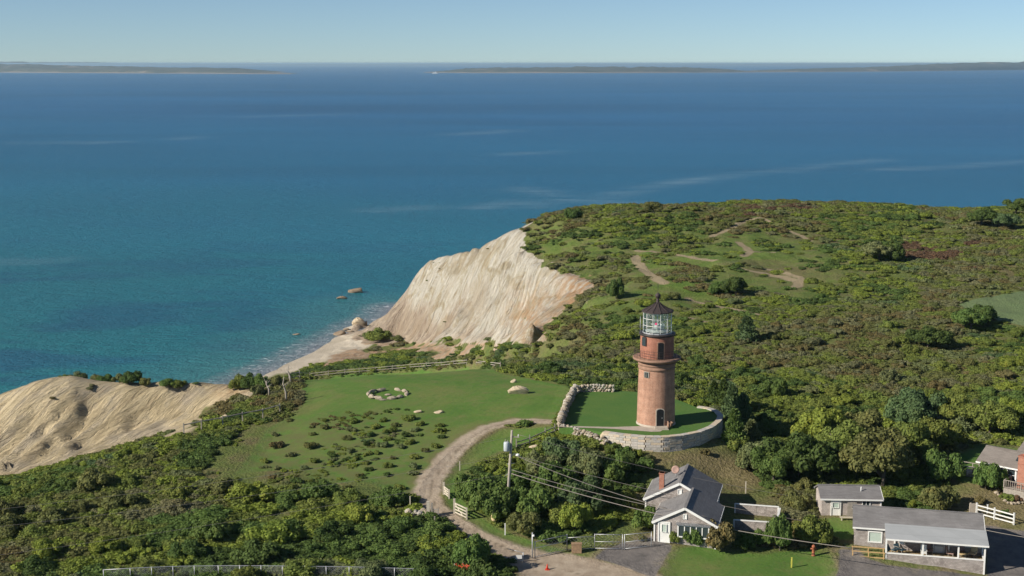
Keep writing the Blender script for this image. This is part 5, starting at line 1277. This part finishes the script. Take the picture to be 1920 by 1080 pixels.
tree(1525, 1020, 3.4, 2.0, 'olive green', 'round olive tree in front of the shed corner', 1)
tree(1740, 655, 4.2, 3.4, 'dark green', 'rounded dark tree in the open scrub below the pale field', 0)
tree(1820, 620, 4.0, 3.0, 'mid green', 'green tree below the left corner of the pale field', 2)
tree(1837, 606, 3.8, 2.6, 'dark green', 'single dark round tree standing in the pale field edge', 3)
tree(1648, 490, 4.6, 3.6, 'grey green', 'largest grey green tree on the far hillside', 2)
tree(1678, 492, 4.8, 2.6, 'dark green', 'pointed dark tree beside the largest grey green hillside tree', 1)
tree(1380, 556, 3.8, 2.8, 'dark green', 'dark tree on the meadow edge above the lighthouse roof, right hand one', 3)
tree(1345, 552, 3.2, 2.2, 'mid green', 'green tree on the meadow edge, beside the dark one', 4)
tree(1155, 560, 4.6, 1.7, 'dark green', 'tall narrow dark tree on the slope left of the lighthouse top', 1)
tree(1075, 412, 4.0, 2.6, 'dark green', 'dark tree crowning the cliff end of the skyline', 0)
tree(1840, 425, 5.0, 4.0, 'dark green', 'dark tree high on the skyline slope, right group', 2)
tree(1880, 430, 4.6, 3.6, 'blue green', 'blue green tree high on the skyline slope, right group', 4)
tree(1905, 405, 4.6, 3.8, 'dark green', 'dark tree at the right end of the skyline', 1)
tree(1225, 400, 3.2, 2.8, 'brown tinged', 'brown tinged low tree on the skyline above the lighthouse', 3)
tree(1452, 742, 3.2, 1.9, 'mid green', 'rounded bright green tree alone in rusty scrub behind the cedars', 0)
tree(885, 1070, 4.2, 2.1, 'mid green', 'dense green tree at the road edge above the orange netting', 2)
tree(905, 950, 4.4, 2.6, 'mid green', 'bright green tree left of the utility pole foot', 0)
tree(880, 940, 3.6, 2.0, 'mid green', 'lower bright green tree behind the smaller gate panel', 2)
tree(925, 975, 4.0, 2.3, 'mid green', 'green tree below the utility pole beside the tan barrel', 3)
tree(1000, 970, 4.4, 2.4, 'mid green', 'green tree right of the utility pole in the thicket', 4)
tree(1040, 930, 4.4, 2.6, 'mid green', 'green tree in the middle of the thicket below the pole wires', 1)
tree(1050, 870, 3.8, 2.6, 'blue green', 'blue green tree below the rough yard wall', 2)
tree(1015, 895, 3.6, 2.3, 'grey green', 'grey green tree right behind the street lamp', 0)
tree(1100, 900, 4.2, 2.5, 'grey green', 'grey green tree in the thicket under the boulders', 3)
tree(1145, 900, 4.0, 2.3, 'mid green', 'green tree at the thicket end nearest the retaining wall', 4)
tree(1090, 965, 4.6, 2.5, 'blue green', 'blue green tree in the shaded side of the thicket', 1)
tree(1120, 945, 4.0, 2.0, 'dark green', 'dark tree at the shaded right end of the thicket', 2)
tree(1078, 995, 3.6, 1.7, 'yellow green', 'bright yellow green tree behind the tube gate', 3)
tree(985, 1000, 3.0, 1.8, 'brown tinged', 'brown tinged bushy tree beside the gate mast', 4)
for i, (px, py, h_, r_, c_, l_) in enumerate([(1372, 790, 4.6, 1.3, 'blue green', 'tallest blue green cedar touching the round wall'), (1392, 812, 4.8, 1.4, 'blue green', 'blue green cedar in front of the tallest one'),
        (1356, 768, 3.8, 1.1, 'dark green', 'dark cedar behind the lawn end of the round wall'), (1338, 757, 3.0, .9, 'dark green', 'smallest dark cedar at the back of the lighthouse lawn'),
        (1376, 838, 4.4, 1.4, 'mid green', 'green cedar at the foot of the round wall'), (1408, 845, 3.6, 1.5, 'grey green', 'grey green cedar at the dry grass edge'), (1400, 640, 4.0, 1.8, 'blue green', 'solitary blue green cedar in the brown scrub behind the lighthouse')]):
    cedar(px, py, h_, r_, c_, l_, i)
for (px, py, w_, h_, c_, l_) in [(1297, 1022, 2.6, 2.2, 'mid green', 'round green shrub under the cottage picture window'), (1263, 1017, 1.6, 1.5, 'olive green', 'small olive shrub beside the white cottage door'),
        (1332, 1024, 1.4, 1.3, 'olive green', 'little olive shrub at the foot of the brown leaved tree'), (1235, 958, 3.4, 2.4, 'mid green', 'green shrub between the two cottage gables'), (1215, 992, 3.2, 2.6, 'mid green', 'green shrub filling the left side of the front cottage'),
        (1400, 1028, 3.2, 2.0, 'dark green', 'dark green shrub between the brown tree and the bright tree'), (1425, 1020, 2.6, 1.8, 'mid green', 'green shrub in the shade behind the bright tree'), (1505, 1002, 2.8, 1.8, 'olive green', 'olive shrub at the edge of the shed garden'),
        (1205, 1014, 1.0, .9, 'brown tinged', 'tiny brown plant by the driveway gate post'), (1155, 552, 3.6, 2.0, 'dark red', 'dark red shrub at the foot of the tall narrow dark tree'), (1030, 700, 4.2, 2.0, 'dark green', 'dark wide shrub just behind the lawn, left of the tumbled wall'),
        (1150, 850, 2.6, 1.5, 'olive green', 'olive shrub under the left end of the coursed wall'), (1172, 858, 2.8, 1.6, 'mid green', 'mid green shrub on the bank below the coursed wall'), (1198, 856, 2.2, 1.1, 'yellow green', 'yellow green shrub on the bank below the coursed wall'), (1180, 874, 3.4, 2.0, 'dark green', 'dark green shrub lowest on the bank left of the chimney'), (1215, 866, 2.0, 1.0, 'grey green', 'grey green shrub on the bank below the coursed wall'), (1205, 885, 3.0, 1.8, 'mid green', 'mid green shrub nearest the rear cottage gable'), (1160, 885, 3.4, 2.2, 'olive green', 'large olive shrub between the thicket and the bank'), (1410, 868, 2.6, 1.4, 'olive green', 'olive shrub at the right edge of the dry grass'), (1322, 852, 1.4, .9, 'rust brown', 'rust coloured bush below the round wall'), (712, 640, 9, 4.2, 'olive green', 'large dark rounded shrub on the beach head'), (690, 636, 5, 2.6, 'grey green', 'grey green shrub beside the large beach head shrub'),
        (745, 640, 4, 2, 'brown tinged', 'brown tinged shrub between the beach head shrub and the cliff foot'), (1905, 940, 1.6, 1.0, 'dark red', 'dark red plant in the curved deck border'), (1888, 938, 1.8, 1.0, 'olive green', 'olive plant in the curved deck border'),
        (1885, 968, 1.2, 1.0, 'mid green', 'green bush behind the white rail fence'), (1712, 955, 1.4, 1.3, 'yellow green', 'yellow green sapling behind the porch house ridge'), (1838, 944, 1.8, 1.0, 'rust brown', 'rust brown bush at the end of the white rail fence'),
        (620, 699, 3, 1.0, 'brown tinged', 'brown weed clump at the corner of the sea side fence')]:
    shrub(px, py, w_, h_, c_, l_)
for k, (px, py, w_, h_, c_) in enumerate([(70,702,3.0,1.3,'olive green'),(100,697,3.6,1.6,'olive green'),(128,693,4.0,1.8,'grey green'),(160,700,3.4,1.8,'brown tinged'),(182,704,3.6,1.8,'dark green'),(210,710,3.0,1.6,'grey green'),(232,713,3.8,1.8,'dark green'),(256,715,2.8,1.4,'brown tinged'),(300,714,3.2,1.1,'mid green'),(322,714,3.0,1.2,'olive green'),(440,716,3.2,2.4,'olive green'),(462,718,3.6,2.6,'dark green'),(486,720,3.4,2.4,'mid green'),(510,720,3.2,2.0,'brown tinged'),(476,735,3.0,2.2,'grey green')]):
    a_ = P(px, py + 14, 35.0); q = on(a_.x, a_.y + (4.5 if px < 400 else 2.5)); 
    if q.z < 33.2: q.z = 33.2
    SK_O.append(shrub(0, 0, w_, h_, c_, f'{c_} shrub on the clay bluff crest against the sea', None, 'shrubs along the clay bluff crest', q))
# dead trees at the lawn corner
for (px, py, h_, lb) in [(537, 757, 3.6, 'bleached dead tree trunk at the lawn corner, the taller one'), (505, 742, 2.2, 'shorter bleached dead trunk in the scrub left of the lawn'), (545, 722, 2.8, 'thin dead snag poking above the fence corner')]:
    p_ = G(px, py); r_ = empty('dead_tree', p_, lb, 'dead tree')
    MB().tube([(0, 0, -.2), (-.05, 0, h_ * .45), (-.4, .1, h_ * .75), (-.25, .1, h_)], [.14, .11, .08, .03], 7).obj('trunk', M['deadwood'], r_)
    for k in range(5):
        a = random.uniform(0, 6.28); z0 = h_ * random.uniform(.5, .9); l_ = random.uniform(.5, 1.1)
        MB().tube([(-.3, .08, z0), (-.3 + l_ * .5 * math.cos(a), l_ * .5 * math.sin(a), z0 + .25), (-.3 + l_ * math.cos(a), l_ * math.sin(a), z0 + .6)], [.05, .03, .01], 5).obj('branch', M['deadwood'], r_)

# planted bushes on the lawn
pb = [(205,480),(430,480),(615,490),(795,485),(935,475),(430,530),(590,540),(745,525),(860,515),(1020,510),(1140,515),(110,570),(345,570),(575,595),(715,575),(840,550),(940,575),(990,545),(1140,550),(1150,585),(130,645),(350,645),(680,630),(790,640),(820,600),(905,650),(955,625),(1050,670),(1110,640),(215,700),(470,700),(590,675),(750,685),(615,720),(855,715),(985,710),(365,735),(690,745),(505,755),(290,780),(130,780),(820,765),(980,770),(700,790),(640,825),(820,820),(975,810),(885,900),(560,900),(400,915),(110,835),(260,860),(60,740),(700,690)]
LB_O = []
for i, (u_, v_) in enumerate(pb):
    px, py = 480 + u_ / 3.31, 640 + (v_ + 14) / 3.31
    col = 'rust brown' if (u_, v_) in ((130,645),(110,835)) else random.choice(['olive green', 'olive green', 'brown tinged', 'olive green', 'dark green', 'grey green'])
    if (u_, v_) in ((350,645),(345,570),(205,480),(640,825)): col = 'brown tinged'
    side = 'bluff end' if px < 600 else ('road end' if px > 740 else 'middle')
    band = 'front row' if py < 802 else ('second row' if py < 826 else ('middle rows' if py < 850 else ('fourth row' if py < 872 else 'rearmost row')))
    band = {'front row': 'row by the stones', 'second row': 'second lawn row', 'middle rows': 'middle lawn rows', 'fourth row': 'fourth lawn row', 'rearmost row': 'row by the thicket'}[band]
    w_ = random.uniform(1.3, 2.0); w_ = 2.3 if (u_, v_) in ((130,645),(350,645),(935,475)) else w_
    siz = 'wide' if w_ > 1.65 else 'small'
    o = shrub(px, py, w_, w_ * .46, col, f'{siz} {col} bush, {band}, {side}', None, 'low bushes planted in rows on the lawn', name='low_bush', meshes=SML); LB_O.append(o)

# ---- scrub: single shrubs where they show large, one mass of ground scrub beyond
px_g, py_g, dpg = project(GX, GY, Z)
exclude_px = [[(1195,870),(1360,860),(1470,935),(1470,1000),(1380,1040),(1345,1060),(1215,1030),(1200,960)], [(1525,925),(1665,925),(1665,950),(1860,960),(1865,1090),(1560,1090),(1575,1020),(1525,975)],
              [(1770,850),(1830,830),(1930,830),(1930,1000),(1780,1000)], [(1090,995),(1270,1000),(1260,1090),(990,1090),(1000,1030)], [(1180,1020),(1580,1020),(1580,1090),(1180,1090)],
              [(1140,812),(1360,770),(1366,850),(1300,868),(1180,868),(1140,845)], [(1200,960),(1230,940),(1225,1010),(1130,1015),(1120,995)]]
def blocked(x, y, z, pad=0):
    px, py, _ = project(x, y, z)
    X_, Y_ = np.atleast_1d(px).astype(float), np.atleast_1d(py).astype(float); r_ = np.zeros(X_.shape, bool)
    for q in exclude_px: r_ |= poly_sdf(X_, Y_, q) > -pad
    return r_
def sampler(field):
    def f(x, y):
        i = np.clip(np.searchsorted(xs, x) - 1, 0, len(xs) - 2); j = np.clip(np.searchsorted(ys, y) - 1, 0, len(ys) - 2); return field[j, i]
    return f
open_sd = np.maximum.reduce([lawn_sd, strip_sd, front_sd, road_sd, drive_sd, field_sd])
yard_sd = poly_sdf(GX, GY, [tuple(p_)[:2] for p_ in yard])
open_s = sampler(np.maximum(open_sd, yard_sd)); clay_s = sampler(clay_sd); beach_s = sampler(beach_sd); mead_s = sampler(meadow_sd); dry_s = sampler(dry_sd); trail_s = sampler(trail_sd); rough_s = sampler(rough_sd); slope_s = sampler(slope)
strip_only = sampler(np.maximum(road_sd, strip_sd)); road_s = sampler(np.maximum(road_sd, drive_sd)); ca_s = sampler(np.maximum(cA, cS)); cb_s = sampler(cB)
def pick_col(x, y, r_):
    n1 = float(fbm(x / 17, y / 17, 3, 201)); n2 = float(fbm(x / 30, y / 30, 2, 301)); r_ = min(.999, max(0, (float(fbm(x / 7, y / 7, 3, 501)) - .25) * 2 * .82 + r_ * .18)); px, py, _ = project(x, y, float(H(x, y)))
    red = (1680 < px < 1870 and 455 < py < 515) or (1400 < px < 1560 and 385 < py < 405)
    if red and r_ < .35: return 'dark red'
    if n2 > .58: t = ['olive green', 'brown tinged', 'rust brown', 'grey twiggy', 'brown tinged', 'olive green', 'grey green']
    elif n2 < .40: t = ['mid green', 'dark green', 'yellow green', 'olive green', 'mid green']
    elif n1 > .55: t = ['olive green', 'grey green', 'yellow green', 'brown tinged', 'olive green', 'grey twiggy']
    else: t = ['olive green', 'mid green', 'dark green', 'olive green', 'yellow green', 'grey green', 'blue green']
    return t[int(r_ * len(t)) % len(t)]
def where(px, py):
    if py > 1000 and px < 200: return 'in the nearest thicket corner'
    if px < 330 and py > 930: return 'under the crossing thicket cables'
    if px < 330: return 'on the clay bluff edge'
    if px < 560 and py < 830: return 'beside the buried rail fence'
    if px < 560 and py > 1000: return 'behind the chain link fence'
    if px < 560: return 'below the planted bushes'
    if px < 800 and py > 1000: return 'near the orange netting'
    if px < 800 and py > 930: return 'below the planted bush rows'
    if px < 980 and py > 900: return 'around the road gates'
    if px < 1210 and py > 850: return 'under the pole cables'
    if px < 1210 and py > 815: return 'below the rough yard wall'
    if px > 1210 and py > 840 and px < 1500: return 'around the dry grass'
    if px > 1700 and py > 700: return 'behind the edge house'
    if px > 1400 and py > 700: return 'beyond the cedars'
    if px > 1040 and py > 660: return 'behind the walled lawn'
    if px > 1600 and py > 540: return 'below the pale field'
    if px > 1300: return 'in open scrub beyond the lighthouse'
    if py > 640: return 'behind the sea side fence'
    return 'between lighthouse and white cliff'
ORD = ['leftmost', 'second from left', 'third from left', 'fourth from left', 'fifth from left', 'sixth from left', 'seventh from left', 'eighth from left', 'ninth from left', 'tenth from left', 'eleventh from left', 'twelfth from left', 'thirteenth from left', 'fourteenth from left']
def single_out(objs, plural):
    by = {}
    for o in objs: by.setdefault(o['label'], []).append(o)
    for lab, l_ in by.items():
        if len(l_) < 2: continue
        l_.sort(key=lambda o: project(o.location.x, o.location.y, o.location.z)[0])
        for i, o in enumerate(l_):
            w_ = 'rightmost' if i == len(l_) - 1 else (ORD[i] if i < len(ORD) else f'number {i + 1} from left')
            o['label'] = f'{w_} of the ' + lab.replace(plural, plural + ('es' if plural.endswith('sh') else 's'), 1)
rng = np.random.RandomState(5)
singles = []; cell = {}
def try_place(x, y, w):
    k = (int(x // 4), int(y // 4))
    for a in (-1, 0, 1):
        for b_ in (-1, 0, 1):
            for (x2, y2, w2) in cell.get((k[0] + a, k[1] + b_), ()):
                if math.hypot(x - x2, y - y2) < (w + w2) * .36: return False
    cell.setdefault(k, []).append((x, y, w)); return True
cand = []
for _ in range(9000):
    y = 112 + 150 * rng.rand() ** 1.3; x = (rng.rand() * 2 - 1) * y * .40
    cand.append((x, y))
for (x, y) in cand:
    if len(singles) >= 285: break
    z = float(H(x, y)); px, py, _ = project(x, y, z)
    if not (-40 < px < 1960 and 560 < py < 1110): continue
    w = rng.uniform(2.4, 4.6)
    if px < 940 and py > 915: w = rng.uniform(2.8, 5.6)

    if open_s(x, y) > -w * .42 or clay_s(x, y) > -w * .35 or beach_s(x, y) > 0 or dry_s(x, y) > -.5 or rough_s(x, y) > -1.2 or trail_s(x, y) > -1: continue
    if blocked(x, y, z + 1.2, 12)[0] or blocked(x, y, z, 8)[0]: continue
    if px < 560 and py < 905 and w > 3: w *= .6
    if 980 > px > 830 and py > 1010 and px > 900: continue
    if abs(px - 845) < 50 and 915 < py < 1000: continue
    if 540 < px < 1050 and py < 715: w *= .55
    if 1000 < px < 1200 and 800 < py < 850: w *= .45
    if py < 700 and rng.rand() < .35: continue
    if not try_place(x, y, w): continue
    h_ = w * (rng.uniform(.32, .50) if px < 820 else rng.uniform(.42, .62))
    if py < 905 and px < 560: h_ *= .6
    if px > 1040 and py < 780: h_ *= .75
    singles.append((x, y, z, w, h_, px, py))
grp = 'shrubs of the coastal thicket'; SH_O = []
for (x, y, z, w, h_, px, py) in singles:
    col = pick_col(x, y, rng.rand()); siz = 'large' if w > 3.6 else ('middling' if w > 2.4 else 'small')
    SH_O.append(shrub(0, 0, w, h_, col, f'{siz} {col} shrub {where(px, py)}', None, grp, Vector((x, y, z))))
single_out(SH_O, 'shrub'); single_out(SK_O, 'shrub'); single_out(ES_O, 'stone'); single_out(LB_O, 'bush')

pts = []; att = []
def scatter(n_try, ymin, ymax, smin, smax, dens):
    for _ in range(n_try):
        pass
yy = rng.uniform(112, 420, 112000) ; xx = (rng.rand(112000) * 1.03 - .41) * yy; vis_ = np.abs(xx) < .405 * yy
keep_far = rng.rand(112000) < np.where(yy < 200, .75, np.where(yy < 300, .50, .42))
xx, yy = xx[keep_far], yy[keep_far]
zz_ = H(xx, yy); ppx, ppy, _ = project(xx, yy, zz_)
nz_ = fbm(xx / 6, yy / 6, 3, 401); nz2 = fbm(xx / 20, yy / 20, 3, 402)
size = rng.uniform(.55, 1.35, len(xx)) * (1 + sstep(200, 330, yy) * .45)
rough_in = (rough_s(xx, yy) > 0) & (strip_only(xx, yy) < -1)
ok = ((open_s(xx, yy) < -size * .5) | (rough_in & (rng.rand(len(xx)) < .6))) & (road_s(xx, yy) < -.6) & (beach_s(xx, yy) < -.3) & (trail_s(xx, yy) < -.5 * size) & (zz_ > 2)
ok &= (clay_s(xx, yy) < -.3)
fencez = (poly_sdf(xx, yy, W2([(560,713),(700,699),(840,688),(880,686),(880,678),(800,686),(690,694),(560,706)])) > -.6)
mead = mead_s(xx, yy) > rng.normal(0, 5, len(xx))
ok &= ~(mead & (nz_ < .64 - .1 * (rng.rand(len(xx)) < .2)))
ok &= ~((dry_s(xx, yy) > -.5) & (rng.rand(len(xx)) > .02))
rg = rough_s(xx, yy) > -1
ok &= ~rg | (nz_ > .60)
size = np.where(rg, size * .38, size)
ok &= (nz_ > .40) | (rng.rand(len(xx)) < .5)
ok &= ~(blocked(xx, yy, zz_ + .3, 2) & (rng.rand(len(xx)) < 2))
ok &= (slope_s(xx, yy) < 1.2) | ((yy > 195) & (xx > -40))
xx, yy, zz_, size, mead = xx[ok], yy[ok], zz_[ok], size[ok], mead[ok]
# clusters of brush that also climb the foot of the cliffs
ex = rng.uniform(-70, 45, 5000); ey = rng.uniform(170, 400, 5000)
ez = H(ex, ey); cvx = np.maximum(ca_s(ex, ey), cb_s(ex, ey)); nn = fbm(ex / 5, ey / 5, 2, 77)
k2 = (cvx > .5) & (nn > .66) & (rng.rand(5000) < .35) & (ez > 2)
xx = np.concatenate([xx, ex[k2]]); yy = np.concatenate([yy, ey[k2]]); zz_ = np.concatenate([zz_, ez[k2]]); size = np.concatenate([size, rng.uniform(.3, .7, k2.sum())])
wx = []; wy = []
for i in range(len(fp) - 1):
    for k in range(int((fp[i + 1] - fp[i]).length / .28)):
        q = fp[i].lerp(fp[i + 1], rng.rand()); wx.append(q.x + rng.uniform(-.3, .3)); wy.append(q.y + rng.uniform(-1.3, .9))
for i in range(len(lw) - 1):
    for k in range(14):
        q = lw[i].lerp(lw[i + 1], rng.rand()); wx.append(q.x - rng.uniform(.5, .9)); wy.append(q.y + rng.uniform(-.3, .3))
wx = np.array(wx); wy = np.array(wy); xx = np.concatenate([xx, wx]); yy = np.concatenate([yy, wy]); zz_ = np.concatenate([zz_, H(wx, wy)]); size = np.concatenate([size, rng.uniform(.25, .6, len(wx))])
n_ = len(xx)
sm = bpy.data.meshes.new('ground_scrub'); sm.vertices.add(n_)
sm.vertices.foreach_set('co', np.stack([xx, yy, zz_ - .1 * size], -1).astype(np.float32).ravel())
hscale = size * rng.uniform(.45, .95, n_) * np.where(yy > 215, .8, 1.0)
cols = np.zeros((n_, 4), np.float32)
rr_ = rng.rand(n_)
for i in range(n_):
    c_ = PAL[pick_col(xx[i], yy[i], rr_[i])]; f = .93 + .14 * rng.rand(); cols[i] = (c_[0] * f, c_[1] * f, c_[2] * f, 1)
set_attr(sm, 'tint', cols)
a_ = sm.attributes.new('sc', 'FLOAT_VECTOR', 'POINT'); a_.data.foreach_set('vector', np.stack([size * 1.1, size * 1.1, hscale], -1).astype(np.float32).ravel())
a_ = sm.attributes.new('ro', 'FLOAT', 'POINT'); a_.data.foreach_set('value', (rng.rand(n_) * 6.28).astype(np.float32))
a_ = sm.attributes.new('ix', 'INT', 'POINT'); a_.data.foreach_set('value', rng.randint(0, len(LOW), n_).astype(np.int32))
scr_o = bpy.data.objects.new('ground_scrub', sm); C.objects.link(scr_o); scr_o['kind'] = 'stuff'; scr_o['label'] = 'low mixed scrub covering the headland'
src = bpy.data.collections.new('scrub_sources')
for k, m_ in enumerate(LOW): src.objects.link(bpy.data.objects.new('scrub_clump', m_))
gn = bpy.data.node_groups.new('scatter_scrub', 'GeometryNodeTree')
gn.interface.new_socket('Geometry', in_out='INPUT', socket_type='NodeSocketGeometry'); gn.interface.new_socket('Geometry', in_out='OUTPUT', socket_type='NodeSocketGeometry')
gi = gn.nodes.new('NodeGroupInput'); go = gn.nodes.new('NodeGroupOutput'); ip = gn.nodes.new('GeometryNodeInstanceOnPoints'); ci = gn.nodes.new('GeometryNodeCollectionInfo')
ci.inputs['Collection'].default_value = src; ci.inputs['Separate Children'].default_value = True; ci.inputs['Reset Children'].default_value = True
ip.inputs['Pick Instance'].default_value = True
def named(nm, dt): q = gn.nodes.new('GeometryNodeInputNamedAttribute'); q.data_type = dt; q.inputs['Name'].default_value = nm; return q.outputs['Attribute']
cx = gn.nodes.new('ShaderNodeCombineXYZ'); gn.links.new(named('ro', 'FLOAT'), cx.inputs[2])
mtp = gn.nodes.new('GeometryNodeMeshToPoints')
gn.links.new(gi.outputs[0], mtp.inputs[0]); gn.links.new(mtp.outputs[0], ip.inputs['Points']); gn.links.new(ci.outputs[0], ip.inputs['Instance'])
gn.links.new(named('ix', 'INT'), ip.inputs['Instance Index']); gn.links.new(cx.outputs[0], ip.inputs['Rotation']); gn.links.new(named('sc', 'FLOAT_VECTOR'), ip.inputs['Scale'])
gn.links.new(ip.outputs[0], go.inputs[0])
md = scr_o.modifiers.new('scatter', 'NODES'); md.node_group = gn
print('scrub instances', n_, 'single shrubs', len(singles))

# ------------------------------------------------------------------ air
hv = bpy.data.materials.new('air'); hv.use_nodes = True; nt = hv.node_tree; nt.nodes.clear()
o_ = nt.nodes.new('ShaderNodeOutputMaterial'); v_ = nt.nodes.new('ShaderNodeVolumePrincipled'); v_.inputs['Density'].default_value = .000046; v_.inputs['Color'].default_value = (.58, .82, 1.0, 1); v_.inputs['Anisotropy'].default_value = .2
nt.links.new(v_.outputs[0], o_.inputs['Volume'])
hz = MB().box((0, 27000, 39.0), (130000, 76000, 92)).obj('haze', hv); hz['kind'] = 'stuff'
